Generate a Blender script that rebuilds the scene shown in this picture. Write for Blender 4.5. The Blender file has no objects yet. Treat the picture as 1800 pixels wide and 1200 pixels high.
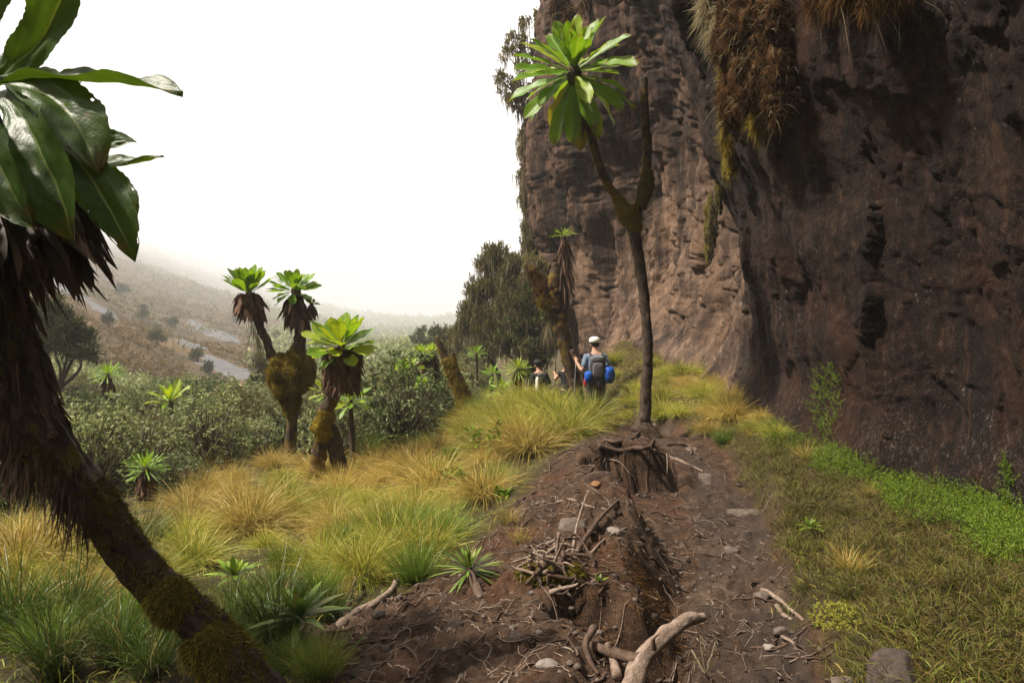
import bpy, math
import numpy as np
from mathutils import Vector, Matrix

rng = np.random.default_rng(11)
sc = bpy.context.scene
COL = sc.collection
PI = math.pi

# ------------------------------------------------------------------ camera, sky, sun, exposure
EYE = 1.7
cam_d = bpy.data.cameras.new("camera")
cam_d.lens = 24.0; cam_d.sensor_width = 36.0
cam_d.shift_y = -35 / 1800.0
cam_d.clip_start = 0.05; cam_d.clip_end = 20000
cam = bpy.data.objects.new("camera", cam_d); COL.objects.link(cam)
cam.location = (0, 0, EYE); cam.rotation_euler = (PI / 2, 0, 0)
sc.camera = cam

SUN_EL, SUN_X, SUN_Y = math.radians(55), -0.985, -0.17       # towards the sun: left and a little behind, high
sun_dir = Vector((SUN_X * math.cos(SUN_EL), SUN_Y * math.cos(SUN_EL), math.sin(SUN_EL)))
w = bpy.data.worlds.new("World"); sc.world = w; w.use_nodes = True
nt = w.node_tree; bgn = nt.nodes["Background"]
sky = nt.nodes.new("ShaderNodeTexSky"); sky.sky_type = 'NISHITA'; sky.sun_disc = False
sky.sun_elevation = SUN_EL; sky.sun_rotation = math.atan2(sun_dir.x, sun_dir.y)
sky.air_density = 1.0; sky.dust_density = 6.0; sky.ozone_density = 1.0; sky.altitude = 3500
sca = nt.nodes.new("ShaderNodeVectorMath"); sca.operation = 'SCALE'; sca.inputs['Scale'].default_value = 0.07
nt.links.new(sky.outputs[0], sca.inputs[0])
mx = nt.nodes.new("ShaderNodeMix"); mx.data_type = 'RGBA'
mx.inputs[0].default_value = 0.86                              # bright mist in front of the blue
nt.links.new(sca.outputs[0], mx.inputs[6]); mx.inputs[7].default_value = (0.60, 0.55, 0.505, 1)
nt.links.new(mx.outputs[2], bgn.inputs[0]); bgn.inputs[1].default_value = 1.0
sl = bpy.data.lights.new("sun", 'SUN'); sl.energy = 5.0; sl.angle = math.radians(3.5); sl.color = (1.0, 0.92, 0.80)
so = bpy.data.objects.new("sun", sl); COL.objects.link(so)
so.rotation_euler = sun_dir.to_track_quat('Z', 'Y').to_euler(); so.location = (-20, 15, 40)
vs = sc.view_settings; vs.view_transform = 'Standard'; vs.look = 'None'; vs.gamma = 1.0; vs.exposure = 1.72
vs.use_curve_mapping = False
cy = sc.cycles
cy.use_denoising = True
cy.max_bounces = 6; cy.diffuse_bounces = 3; cy.glossy_bounces = 2; cy.transmission_bounces = 3
cy.volume_bounces = 1; cy.transparent_max_bounces = 8
cy.caustics_reflective = False; cy.caustics_refractive = False

# ------------------------------------------------------------------ helpers
def px(x, y, Y):
    """World point that lies Y metres ahead of the photographer on the sight line through photo position x, y."""
    return np.array([(x - 900) / 1200.0 * Y, Y, EYE - (y - 565) / 1200.0 * Y])

def _h(ix, iy, iz, s):
    n = (ix * 374761393 + iy * 668265263 + iz * 2147483647 + s * 1274126177) & 0xFFFFFFFF
    n = ((n ^ (n >> 13)) * 1274126177) & 0xFFFFFFFF
    n = ((n ^ (n >> 16)) * 2246822519) & 0xFFFFFFFF
    return ((n ^ (n >> 15)) & 0xFFFFFF) / float(0xFFFFFF)

def vnoise(p, s=0):
    p = np.asarray(p, float); i = np.floor(p).astype(np.int64); f = p - i
    u = f * f * f * (f * (f * 6 - 15) + 10)
    ix, iy, iz = i[..., 0], i[..., 1], i[..., 2]
    r = 0
    for dx in (0, 1):
        wx = u[..., 0] if dx else 1 - u[..., 0]
        for dy in (0, 1):
            wy = u[..., 1] if dy else 1 - u[..., 1]
            for dz in (0, 1):
                wz = u[..., 2] if dz else 1 - u[..., 2]
                r = r + wx * wy * wz * _h(ix + dx, iy + dy, iz + dz, s)
    return r * 2 - 1

def fbm(p, octv=4, s=0, gain=0.5):
    p = np.asarray(p, float); a = 1.0; r = 0; t = 0
    for o in range(octv):
        r = r + a * vnoise(p, s + o * 17); t += a; a *= gain; p = p * 2.03 + 7.1
    return r / t

def ss(a, b, x):
    t = np.clip((x - a) / (b - a), 0, 1); return t * t * (3 - 2 * t)

def poly_sd(x, y, poly):
    """Signed distance to a polygon, negative inside."""
    poly = np.asarray(poly, float); n = len(poly)
    d = np.full(np.shape(x), 1e9); inside = np.zeros(np.shape(x), bool)
    for k in range(n):
        ax, ay = poly[k]; bx, by = poly[(k + 1) % n]
        ex, ey = bx - ax, by - ay
        t = np.clip(((x - ax) * ex + (y - ay) * ey) / (ex * ex + ey * ey + 1e-12), 0, 1)
        d = np.minimum(d, np.hypot(x - ax - t * ex, y - ay - t * ey))
        c = ((ay > y) != (by > y)) & (x < (bx - ax) * (y - ay) / (by - ay + 1e-12) + ax)
        inside ^= c
    return np.where(inside, -d, d)

def line_sd(x, y, pts):
    pts = np.asarray(pts, float); d = np.full(np.shape(x), 1e9)
    for (ax, ay), (bx, by) in zip(pts[:-1], pts[1:]):
        ex, ey = bx - ax, by - ay
        t = np.clip(((x - ax) * ex + (y - ay) * ey) / (ex * ex + ey * ey), 0, 1)
        d = np.minimum(d, np.hypot(x - ax - t * ex, y - ay - t * ey))
    return d

def make_mesh(name, V, F, mat=None, attrs=None, smooth=True):
    """F: an array (n,3) or (n,4), or a list of such arrays."""
    V = np.asarray(V, np.float32)
    Fs = [np.asarray(f, np.int32) for f in (F if isinstance(F, list) else [F]) if len(f)]
    me = bpy.data.meshes.new(name)
    me.vertices.add(len(V)); me.vertices.foreach_set("co", V.ravel())
    tot = np.concatenate([np.full(len(f), f.shape[1], np.int32) for f in Fs])
    idx = np.concatenate([f.ravel() for f in Fs])
    me.loops.add(len(idx)); me.loops.foreach_set("vertex_index", idx)
    me.polygons.add(len(tot))
    st = np.zeros(len(tot), np.int32); st[1:] = np.cumsum(tot)[:-1]
    me.polygons.foreach_set("loop_start", st)
    me.polygons.foreach_set("loop_total", tot)
    for k, a in (attrs or {}).items():
        at = me.attributes.new(k, 'FLOAT', 'POINT'); at.data.foreach_set("value", np.asarray(a, np.float32).ravel())
    if smooth:
        me.polygons.foreach_set("use_smooth", np.ones(len(tot), bool))
    me.update(calc_edges=True)
    if mat: me.materials.append(mat)
    return me

def link(name, data, parent=None, loc=None):
    o = bpy.data.objects.new(name, data); COL.objects.link(o)
    if parent is not None: o.parent = parent
    if loc is not None: o.location = loc
    return o

def tag(o, label=None, cat=None, group=None, kind=None):
    if label: o["label"] = label
    if cat: o["category"] = cat
    if group: o["group"] = group
    if kind: o["kind"] = kind
    return o

def thing(name, label, cat, loc, group=None):
    o = link(name, None, loc=Vector([float(c) for c in loc])); o.empty_display_size = 0.1
    return tag(o, label, cat, group)

def part(name, root, V, F, mat, attrs=None, smooth=True, kind=None, parent=None, label=None):
    """A child mesh given in world coordinates; root sits unrotated at its location."""
    V = np.asarray(V, float) - np.array(root.location)
    o = link(name, make_mesh(name, V, F, mat, attrs, smooth), parent or root)
    return tag(o, label=label, kind=kind)

def solo(name, V, F, mat, label, cat, base=None, attrs=None, group=None, kind=None, smooth=True):
    """A thing that is one mesh, its origin at its base."""
    V = np.asarray(V, float)
    b = np.array(base) if base is not None else np.array([V[:, 0].mean(), V[:, 1].mean(), V[:, 2].min()])
    o = link(name, make_mesh(name, V - b, F, mat, attrs, smooth), loc=b)
    return tag(o, label, cat, group, kind)

def join(items):
    """[(V,F,attrs)] -> one V, F list, attrs."""
    Vs, F3, F4, at, off = [], [], [], {}, 0
    keys = set(k for it in items for k in (it[2] or {}))
    for V, F, A in items:
        Vs.append(V)
        for f in (F if isinstance(F, list) else [F]):
            if len(f) == 0: continue
            (F3 if f.shape[1] == 3 else F4).append(f + off)
        for k in keys:
            at.setdefault(k, []).append(np.asarray((A or {}).get(k, np.zeros(len(V)))))
        off += len(V)
    Fo = ([np.concatenate(F3)] if F3 else []) + ([np.concatenate(F4)] if F4 else [])
    return np.concatenate(Vs), Fo, {k: np.concatenate(v) for k, v in at.items()}

def smooth_path(pts, n):
    """Catmull-Rom through control points (columns interpolated alike)."""
    P = np.asarray(pts, float); m = len(P)
    t = np.linspace(0, m - 1, n); i = np.clip(t.astype(int), 0, m - 2); f = (t - i)[:, None]
    p1, p2 = P[i], P[i + 1]
    p0 = np.where((i > 0)[:, None], P[np.maximum(i - 1, 0)], 2 * p1 - p2)
    p3 = np.where((i + 2 < m)[:, None], P[np.minimum(i + 2, m - 1)], 2 * p2 - p1)
    return 0.5 * ((2 * p1) + (-p0 + p2) * f + (2 * p0 - 5 * p1 + 4 * p2 - p3) * f ** 2 + (-p0 + 3 * p1 - 3 * p2 + p3) * f ** 3)

def tube(pts, radii, n=40, seg=14, amp=0.0, freq=8.0, seed=0, ridges=0.0, cap=True):
    """A knobbly tapering tube through pts."""
    C = smooth_path(np.column_stack([np.asarray(pts, float), np.asarray(radii, float)]), n)
    c, r = C[:, :3], np.abs(C[:, 3])
    T = np.gradient(c, axis=0); T /= np.linalg.norm(T, axis=1)[:, None] + 1e-9
    u = np.cross(T[0], [0.31, 0.92, 0.23]); u /= np.linalg.norm(u)
    V = np.empty((n, seg, 3)); ang = np.linspace(0, 2 * PI, seg, endpoint=False)
    for k in range(n):
        u = u - T[k] * u.dot(T[k]); u /= np.linalg.norm(u); v = np.cross(T[k], u)
        V[k] = np.cos(ang)[:, None] * u + np.sin(ang)[:, None] * v
    p0 = c[:, None] + V * r[:, None, None]
    d = 1.0
    if amp: d = d + amp * fbm(p0 * freq, 4, seed)
    if ridges: d = d + ridges * vnoise(np.stack([np.cos(ang)[None] * 3.2 + np.zeros((n, 1)), np.sin(ang)[None] * 3.2 + np.zeros((n, 1)), np.linspace(0, n * 0.05, n)[:, None] + np.zeros((1, seg))], -1), seed + 5)
    p = c[:, None] + V * (r[:, None] * d)[..., None]
    P = p.reshape(-1, 3)
    k = np.arange(n - 1)[:, None]; j = np.arange(seg)[None]
    a = k * seg + j; b = k * seg + (j + 1) % seg
    F = [np.stack([a, b, b + seg, a + seg], -1).reshape(-1, 4)]
    if cap:
        P = np.vstack([P, c[0], c[-1]]); jj = np.arange(seg)
        F.append(np.column_stack([np.full(seg, n * seg), (jj + 1) % seg, jj]))
        o = (n - 1) * seg
        F.append(np.column_stack([np.full(seg, n * seg + 1), o + jj, o + (jj + 1) % seg]))
    return P, F, {"t": np.concatenate([np.repeat(np.linspace(0, 1, n), seg), [0, 1] if cap else []])}

def norm(v):
    return v / (np.linalg.norm(v, axis=-1, keepdims=True) + 1e-9)

def blades(B, D, L, W, bend=0.3, nseg=4, prof="grass", side=None, seed=1, sag=None, fold=0.0):
    """Many thin leaves at once: base points B, start directions D, lengths, widths, droop. Attributes t (root to tip), r (per leaf)."""
    g = np.random.default_rng(seed); n = len(B)
    B = np.asarray(B, float); D = norm(np.asarray(D, float))
    L = np.broadcast_to(L, n).astype(float); W = np.broadcast_to(W, n).astype(float); bend = np.broadcast_to(bend, n).astype(float)
    t = np.linspace(0, 1, nseg + 1)
    down = np.array([0, 0, -1.0]) if sag is None else np.asarray(sag, float)
    pos = B[:, None] + L[:, None, None] * (D[:, None] * t[None, :, None] + down * (bend[:, None] * t[None] ** 2)[..., None])
    if side is None:
        side = np.cross(D, g.normal(size=(n, 3)))
    side = norm(side)
    if prof == "grass": wv = 1 - 0.88 * t ** 1.5
    elif prof == "leaf": wv = np.sin(PI * np.clip(t * 0.92 + 0.06, 0, 1)) ** 0.8
    elif prof == "lance": wv = np.clip(0.35 + 1.3 * t, 0, 1) * (1 - t ** 3) + 0.04
    else: wv = np.ones_like(t)
    off = side[:, None] * (W[:, None] * wv[None] * 0.5)[..., None]
    V = np.stack([pos - off, pos + off], 2)                      # n, nseg+1, 2, 3
    m = nseg + 1
    base = (np.arange(n) * m * 2)[:, None] + (np.arange(nseg) * 2)[None]
    F = np.stack([base, base + 1, base + 3, base + 2], -1).reshape(-1, 4)
    r = g.random(n)
    return V.reshape(-1, 3), [F], {"t": np.tile(np.repeat(t, 2), n), "r": np.repeat(r, m * 2)}

def hemi(n, spread, g, axis=None):
    """Random directions inside a cone of half-angle spread round +z or axis."""
    a = g.random(n) * 2 * PI; c = 1 - g.random(n) * (1 - math.cos(spread)); s = np.sqrt(np.maximum(0, 1 - c * c))
    d = np.column_stack([s * np.cos(a), s * np.sin(a), c])
    if axis is not None:
        q = Vector((0, 0, 1)).rotation_difference(Vector([float(v) for v in axis])).to_matrix()
        d = d @ np.array(q).T
    return d

def blob(c, r, nu=40, nv=28, amp=0.15, freq=3.0, seed=0, rot=None):
    """A lumpy closed ball."""
    th = np.linspace(0, PI, nv)[:, None]; ph = np.linspace(0, 2 * PI, nu, endpoint=False)[None]
    d = np.stack([np.sin(th) * np.cos(ph), np.sin(th) * np.sin(ph), np.cos(th) + 0 * ph], -1)
    k = 1 + amp * fbm(d * freq + seed * 3.1, 4, seed)
    p = d * k[..., None] * np.asarray(r, float)
    if rot is not None: p = p @ np.asarray(rot).T
    V = (p + np.asarray(c)).reshape(-1, 3)
    i = np.arange(nv - 1)[:, None]; j = np.arange(nu)[None]
    a = i * nu + j; b = i * nu + (j + 1) % nu
    return V, [np.stack([a, a + nu, b + nu, b], -1).reshape(-1, 4)], {}

def surf_points(V, F, n, g):
    """Random points and normals on a quad/tri surface."""
    P, N = [], []
    Ft = []
    for f in (F if isinstance(F, list) else [F]):
        if f.shape[1] == 4: Ft += [f[:, [0, 1, 2]], f[:, [0, 2, 3]]]
        else: Ft.append(f)
    T = np.concatenate(Ft); A, B, C = V[T[:, 0]], V[T[:, 1]], V[T[:, 2]]
    cr = np.cross(B - A, C - A); ar = np.linalg.norm(cr, axis=1)
    k = g.choice(len(T), n, p=ar / ar.sum())
    a = g.random(n); b = g.random(n); fl = a + b > 1; a[fl] = 1 - a[fl]; b[fl] = 1 - b[fl]
    return A[k] + a[:, None] * (B - A)[k] + b[:, None] * (C - A)[k], norm(cr[k])

# ------------------------------------------------------------------ materials
def newmat(name):
    m = bpy.data.materials.new(name); m.use_nodes = True
    return m, m.node_tree, m.node_tree.nodes["Principled BSDF"]

class NT:
    def __init__(s, nt): s.nt = nt; s.pos = None
    def n(s, t): return s.nt.nodes.new(t)
    def l(s, a, b): s.nt.links.new(a, b)
    def P(s):
        if s.pos is None: s.pos = s.n("ShaderNodeNewGeometry").outputs["Position"]
        return s.pos
    def mapped(s, scale):
        m = s.n("ShaderNodeMapping"); m.inputs["Scale"].default_value = scale; s.l(s.P(), m.inputs[0]); return m.outputs[0]
    def noise(s, scale, detail=4, rough=0.6, vec=None, out="Fac", dist=0.0):
        k = s.n("ShaderNodeTexNoise"); k.inputs["Scale"].default_value = scale; k.inputs["Detail"].default_value = detail
        k.inputs["Roughness"].default_value = rough; k.inputs["Distortion"].default_value = dist
        s.l(vec or s.P(), k.inputs["Vector"]); return k.outputs[out]
    def voro(s, scale, vec=None, out="Distance", feat='F1'):
        k = s.n("ShaderNodeTexVoronoi"); k.feature = feat; k.inputs["Scale"].default_value = scale
        s.l(vec or s.P(), k.inputs["Vector"]); return k.outputs[out]
    def ramp(s, fac, stops):
        k = s.n("ShaderNodeValToRGB"); e = k.color_ramp.elements
        while len(e) < len(stops): e.new(0.5)
        for el, (p, c) in zip(e, stops):
            el.position = p; el.color = (c, c, c, 1) if not hasattr(c, "__len__") else (*c, 1)
        s.l(fac, k.inputs[0]); return k.outputs[0]
    def mix(s, fac, a, b, mode='MIX'):
        k = s.n("ShaderNodeMix"); k.data_type = 'RGBA'; k.blend_type = mode
        for v, i in ((fac, 0), (a, 6), (b, 7)):
            if hasattr(v, "links"): s.l(v, k.inputs[i])
            elif i == 0: k.inputs[0].default_value = v
            else: k.inputs[i].default_value = (*v, 1)
        return k.outputs[2]
    def math(s, op, a, b=0.0, clamp=False):
        k = s.n("ShaderNodeMath"); k.operation = op; k.use_clamp = clamp
        for v, i in ((a, 0), (b, 1)):
            if hasattr(v, "links"): s.l(v, k.inputs[i])
            else: k.inputs[i].default_value = v
        return k.outputs[0]
    def attr(s, name):
        k = s.n("ShaderNodeAttribute"); k.attribute_name = name; return k.outputs["Fac"]
    def bump(s, h, strength, dist, nrm=None):
        k = s.n("ShaderNodeBump"); k.inputs["Strength"].default_value = strength; k.inputs["Distance"].default_value = dist
        s.l(h, k.inputs["Height"])
        if nrm: s.l(nrm, k.inputs["Normal"])
        return k.outputs[0]

def mat_foliage(name, root, tip, alt, rough=0.55, transl=0.3, var=0.35, spec=0.3, nscale=0.0, alt_share=0.45, tpow=(0.1, 0.9)):
    """Blade colours: root to tip along attribute t, some leaves of the alternative colour by attribute r, a little value variation."""
    m, nt, b = newmat(name); k = NT(nt)
    t, r = k.attr("t"), k.attr("r")
    c = k.mix(k.ramp(t, [(tpow[0], 0.0), (tpow[1], 1.0)]), root, tip)
    oi = k.n("ShaderNodeObjectInfo").outputs["Random"]
    rr = k.math('FRACT', k.math('ADD', k.math('MULTIPLY', r, 7.31), k.math('MULTIPLY', oi, 0.35)))
    c = k.mix(k.ramp(rr, [(1 - alt_share - 0.12, 0.0), (1 - alt_share + 0.12, 1.0)]), c, alt)
    v = k.math('ADD', k.math('MULTIPLY', k.math('FRACT', k.math('MULTIPLY', r, 13.7)), var * 2), 1 - var)
    v = k.math('MULTIPLY', v, k.math('ADD', k.math('MULTIPLY', k.math('FRACT', k.math('MULTIPLY', oi, 5.3)), 0.5), 0.72))
    vv = k.n("ShaderNodeCombineColor"); [k.l(v, vv.inputs[i]) for i in range(3)]
    c = k.mix(1.0, c, vv.outputs[0], 'MULTIPLY')
    k.l(c, b.inputs["Base Color"]); b.inputs["Roughness"].default_value = rough; b.inputs["Specular IOR Level"].default_value = spec
    if transl:
        tr = k.n("ShaderNodeBsdfTranslucent"); k.l(c, tr.inputs[0])
        ms = k.n("ShaderNodeMixShader"); ms.inputs[0].default_value = transl
        k.l(b.outputs[0], ms.inputs[1]); k.l(tr.outputs[0], ms.inputs[2])
        k.l(ms.outputs[0], nt.nodes["Material Output"].inputs[0])
    return m

def mat_leaf(name, col, col2, under=None, rough=0.42, transl=0.40, vein=(0.35, 0.42, 0.12), spec=0.38):
    """A broad leaf: pale midrib (attribute mid), blotchy green, veins in relief, light through it."""
    m, nt, b = newmat(name); k = NT(nt)
    tc = k.n("ShaderNodeTexCoord").outputs["Object"]
    nz = k.noise(9, 5, 0.65, tc)
    oi = k.n("ShaderNodeObjectInfo").outputs["Random"]
    c = k.mix(k.ramp(nz, [(0.35, 0.0), (0.7, 1.0)]), col, col2)
    c = k.mix(k.math('MULTIPLY', oi, 0.5), c, (col2[0] * 1.25, col2[1] * 1.1, col2[2]))
    c = k.mix(k.ramp(k.attr("mid"), [(0.0, 0.8), (0.07, 0.0)]), c, vein)
    tipn = k.math('MULTIPLY', k.ramp(k.attr("t"), [(0.86, 0.0), (1.0, 1.0)]), k.ramp(k.noise(14, 3, 0.6, tc), [(0.45, 0.0), (0.6, 1.0)]))
    c = k.mix(tipn, c, (0.16, 0.09, 0.03))
    c = k.mix(k.ramp(k.noise(24, 3, 0.5, tc), [(0.68, 0.0), (0.72, 0.8)]), c, (0.12, 0.075, 0.025))
    k.l(c, b.inputs["Base Color"]); b.inputs["Roughness"].default_value = rough; b.inputs["Specular IOR Level"].default_value = spec
    wv = k.n("ShaderNodeTexWave"); wv.inputs["Scale"].default_value = 9; wv.inputs["Distortion"].default_value = 1.5; wv.inputs["Detail"].default_value = 2
    cmb = k.n("ShaderNodeCombineXYZ"); k.l(k.math('SUBTRACT', k.attr("t"), k.math('MULTIPLY', k.attr("mid"), 0.22)), cmb.inputs[0]); k.l(cmb.outputs[0], wv.inputs["Vector"])
    h = k.math('ADD', k.math('MULTIPLY', wv.outputs["Fac"], 0.035), k.noise(11, 7, 0.7, tc))
    nb = k.bump(h, 0.45, 0.012); k.l(nb, b.inputs["Normal"])
    tr = k.n("ShaderNodeBsdfTranslucent"); k.l(k.mix(1.0, c, (1.5, 1.35, 0.35), 'MULTIPLY'), tr.inputs[0]); k.l(nb, tr.inputs[1])
    ms = k.n("ShaderNodeMixShader"); ms.inputs[0].default_value = transl
    k.l(b.outputs[0], ms.inputs[1]); k.l(tr.outputs[0], ms.inputs[2]); k.l(ms.outputs[0], nt.nodes["Material Output"].inputs[0])
    return m

def mat_bark(name, c1, c2, c3, scale=18, stretch=(1, 1, 0.35), bumpd=0.02, rough=0.85, moss=None, moss_th=0.56, flecks=0.0, spec=0.25):
    m, nt, b = newmat(name); k = NT(nt)
    v = k.mapped(stretch)
    n1 = k.noise(scale, 6, 0.7, v); n2 = k.noise(scale * 0.25, 4, 0.6)
    c = k.ramp(n1, [(0.3, c1), (0.52, c2), (0.72, c3)])
    c = k.mix(k.ramp(n2, [(0.4, 0.0), (0.65, 0.55)]), c, c1)
    if moss: c = k.mix(k.ramp(k.noise(5, 5, 0.65), [(moss_th, 0.0), (moss_th + 0.07, 1.0)]), c, moss)
    if flecks: c = k.mix(k.ramp(k.noise(scale * 3.0, 3, 0.6), [(0.68 - flecks * 0.1, 0.0), (0.75 - flecks * 0.1, 0.9)]), c, (0.42, 0.38, 0.31))
    k.l(c, b.inputs["Base Color"]); b.inputs["Roughness"].default_value = rough; b.inputs["Specular IOR Level"].default_value = spec
    h = k.math('ADD', n1, k.math('MULTIPLY', k.noise(scale * 4, 3, 0.6, v), 0.4))
    k.l(k.bump(h, 1.0, bumpd), b.inputs["Normal"])
    return m

# ------------------------------------------------------------------ terrain
OC = np.array([0.0, -1.5])
def _uv(x, y):
    dx, dy = x - OC[0], y - OC[1]
    return np.stack([np.arctan2(dx, dy) * 2.2, np.log(np.hypot(dx, dy) + 0.3)], -1)

CP = []          # control points: photo position and distance of bare ground
for a in [
    # near row
    (0, 1200, 2.8), (300, 1200, 2.8), (560, 1200, 2.8), (800, 1200, 2.6), (1000, 1200, 2.42), (1250, 1200, 2.9), (1500, 1200, 2.9), (1790, 1190, 2.75),
    (-400, 1100, 3.4), (-900, 1000, 4.5), (2100, 1150, 3.0),
    # right bank up to the foot of the cliff
    (1700, 1010, 3.9), (1800, 905, 4.9), (1600, 850, 6.0), (1480, 800, 6.9), (1360, 740, 8.8), (1280, 695, 11.3), (1560, 960, 4.6), (1430, 930, 5.3), (1500, 1090, 3.5),
    (1400, 850, 6.4), (1290, 790, 7.8), (1210, 640, 14.5), (1150, 620, 16), (1090, 618, 17.2), (1180, 680, 12.5),
    # path level and tree foot
    (1055, 752, 13.4), (1130, 742, 9.5), (1190, 775, 8.6), (1100, 745, 10.2),
    # mound
    (1050, 790, 7.0), (1200, 790, 7.1), (1130, 775, 8.0), (950, 900, 5.15), (1060, 868, 5.4), (1120, 905, 4.95), (1170, 1000, 3.95), (850, 1000, 4.12), (960, 985, 3.9), (1090, 1010, 3.75), (1100, 1120, 3.02), (900, 1100, 3.12),
    # left flank
    (700, 1010, 4.7), (620, 1090, 3.7), (760, 930, 5.9), (840, 850, 7.2), (930, 772, 8.6), (980, 722, 10.2), (930, 704, 11.2), (860, 745, 10.2),
    (800, 790, 9.0), (700, 830, 9.0), (620, 850, 8.8), (555, 850, 8.8), (430, 930, 6.4), (250, 930, 6.2), (490, 1000, 4.9), (100, 1020, 4.3), (-40, 980, 4.6), (20, 900, 7.5), (200, 880, 8), (330, 860, 8.5),
    # shrub thicket (ground under it)
    (100, 800, 14), (300, 790, 14), (500, 780, 14), (700, 765, 14), (800, 740, 13), (400, 745, 22), (150, 740, 22), (620, 735, 20), (740, 700, 22), (850, 690, 19),
    (450, 705, 34), (250, 690, 36), (600, 695, 34), (720, 675, 36), (30, 690, 30),
    # behind the crest: the path drops
    (950, 745, 18), (1000, 740, 17), (900, 715, 21), (960, 690, 24), (850, 680, 28),
    # hillside on the left
    (60, 575, 55), (60, 500, 75), (60, 455, 115), (200, 645, 46), (200, 560, 75), (200, 480, 130), (300, 438, 325), (180, 415, 325), (400, 605, 85), (400, 520, 150), (440, 665, 58), (500, 560, 180), (480, 500, 325),
    (-200, 470, 70), (-200, 380, 300), (-600, 420, 60), (30, 620, 42), (120, 660, 32), (300, 650, 52), (330, 590, 85),
    # valley
    (660, 685, 46), (656, 630, 85), (652, 600, 140), (660, 585, 260), (640, 570, 430), (570, 560, 330), (760, 610, 85), (760, 580, 180), (740, 560, 420), (820, 640, 45), (900, 600, 60), (850, 560, 200),
    (1000, 560, 60), (1100, 540, 200), (1400, 540, 120), (1700, 500, 60), (600, 640, 62),
]:
    a = (a[0], a[1], a[2] if a[2] <= 50 else min(2600, a[2] * (1 + max(0, (a[2] - 50) / 78) ** 2)))
    CP.append(px(*a))
for x, y, z in [(0, 0, .25), (0, -3, .25), (-3, 0, .15), (-6, -4, .1), (3.5, 0, .45), (4, -5, .5), (-20, -10, .3), (10, -10, .6), (5.5, 5, .5), (6, 9, .6), (7, 14, 1.), (6, 20, 1.2)]:
    CP.append(np.array([x, y, z], float))
CP = np.array(CP)
_A = _uv(CP[:, 0], CP[:, 1])
_K = np.linalg.norm(_A[:, None] - _A[None], axis=-1)
_n = len(CP)
_M = np.zeros((_n + 1, _n + 1)); _M[:_n, :_n] = -_K - np.eye(_n) * 0.03; _M[_n, :_n] = 1; _M[:_n, _n] = 1
_W = np.linalg.solve(_M, np.concatenate([CP[:, 2], [0]]))

def _base(x, y):
    q = _uv(np.asarray(x, float), np.asarray(y, float)); sh = q.shape[:-1]; q = q.reshape(-1, 2)
    out = np.empty(len(q))
    for i in range(0, len(q), 20000):
        out[i:i + 20000] = -np.linalg.norm(q[i:i + 20000, None] - _A[None], axis=-1) @ _W[:_n] + _W[_n]
    return out.reshape(sh)

PATH = [(0.8, 1.2), (1.02, 2.6), (1.17, 3.6), (1.38, 4.6), (1.72, 5.7), (1.92, 6.5), (2.1, 7.6), (2.2, 8.8), (1.95, 10.5), (1.72, 12.0), (1.66, 13.6), (1.3, 16), (0.75, 18.5), (0.1, 22)]
BITE = [(0.86, 6.95), (1.24, 7.05), (1.8, 7.1), (2.05, 7.5), (2.5, 6.9), (2.15, 5.6), (1.6, 4.6), (1.2, 4.9), (0.98, 5.7), (0.8, 6.45)]
HOLLOW = [(0.24, 3.62), (0.50, 3.66), (0.78, 3.35), (1.0, 2.9), (0.75, 2.75), (0.30, 3.0), (0.18, 3.3)]
def _lvl(y):
    return np.interp(y, [2.0, 3.0, 3.7, 4.6, 5.8, 6.6, 7.6, 9, 11, 13.5, 16, 18, 22], [.0, -.03, -.06, -.09, -.07, -.09, .05, .14, -.08, -.42, -.85, -1.05, -1.0])

def ground_z(x, y, fine=True):
    x = np.asarray(x, float); y = np.asarray(y, float)
    z = _base(x, y)
    r = np.hypot(x, y)
    wob = 0.10 * fbm(np.stack([x * 1.7, y * 1.7, 0 * x], -1), 3, 3)
    wob2 = 0.16 * fbm(np.stack([x * 4.5, y * 4.5, 0 * x], -1), 4, 4, .6)
    near = ss(30, 18, r)
    d = line_sd(x, y, PATH) + wob
    wp = ss(0.62, 0.28, d) * near
    lv = _lvl(y)
    z = z * (1 - wp) + np.minimum(lv, z + 0.1) * wp
    sd = poly_sd(x, y, BITE) + 0.5 * wob + wob2
    wb = ss(0.10, -0.12, sd) * near
    z = z * (1 - wb) + np.minimum(lv - 0.01, z) * wb
    lip = np.exp(-(np.clip(sd, 0, 9) / 0.5) ** 2) * ss(6.2, 6.9, y) * ss(2.5, 2.0, x) * (1 - wb) * near   # root mat swells over the cut
    z = z + 0.07 * lip
    wh = ss(0.06, -0.16, poly_sd(x, y, HOLLOW) + wob2) * near
    z = z - 0.26 * wh
    if fine:
        P3 = np.stack([x, y, 0 * x], -1)
        a = np.clip(r / 12.0, 0.25, 6)
        z = z + 0.07 * fbm(P3 * 1.1, 3, 21) * np.clip(a, 0, 1.2)
        z = z + 0.045 * fbm(P3 * 4.0, 4, 31, .6) * near + 0.020 * fbm(P3 * 13.0, 3, 41) * ss(9, 5, r)
        far = ss(25, 60, r)
        z = z + far * np.clip(r / 90, 0.5, 6) * (0.9 * fbm(P3 * 0.08, 3, 51) + 0.3 * fbm(P3 * 0.4, 3, 61))
    return z

def ground_at(x, y):
    """Ground point under photo position x, y: the first place where the sight line meets the ground."""
    Y = np.exp(np.linspace(math.log(2.2), math.log(5000), 900))
    p = np.stack([(x - 900) / 1200 * Y, Y, EYE - (y - 565) / 1200 * Y], -1)
    f = p[:, 2] - ground_z(p[:, 0], p[:, 1])
    k = np.argmax(f < 0)
    if f[k] >= 0: k = 300
    k = max(k, 1); a = f[k - 1] / (f[k - 1] - f[k] + 1e-9); q = p[k - 1] + a * (p[k] - p[k - 1])
    q[2] = float(ground_z(q[0], q[1])); return q

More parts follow.
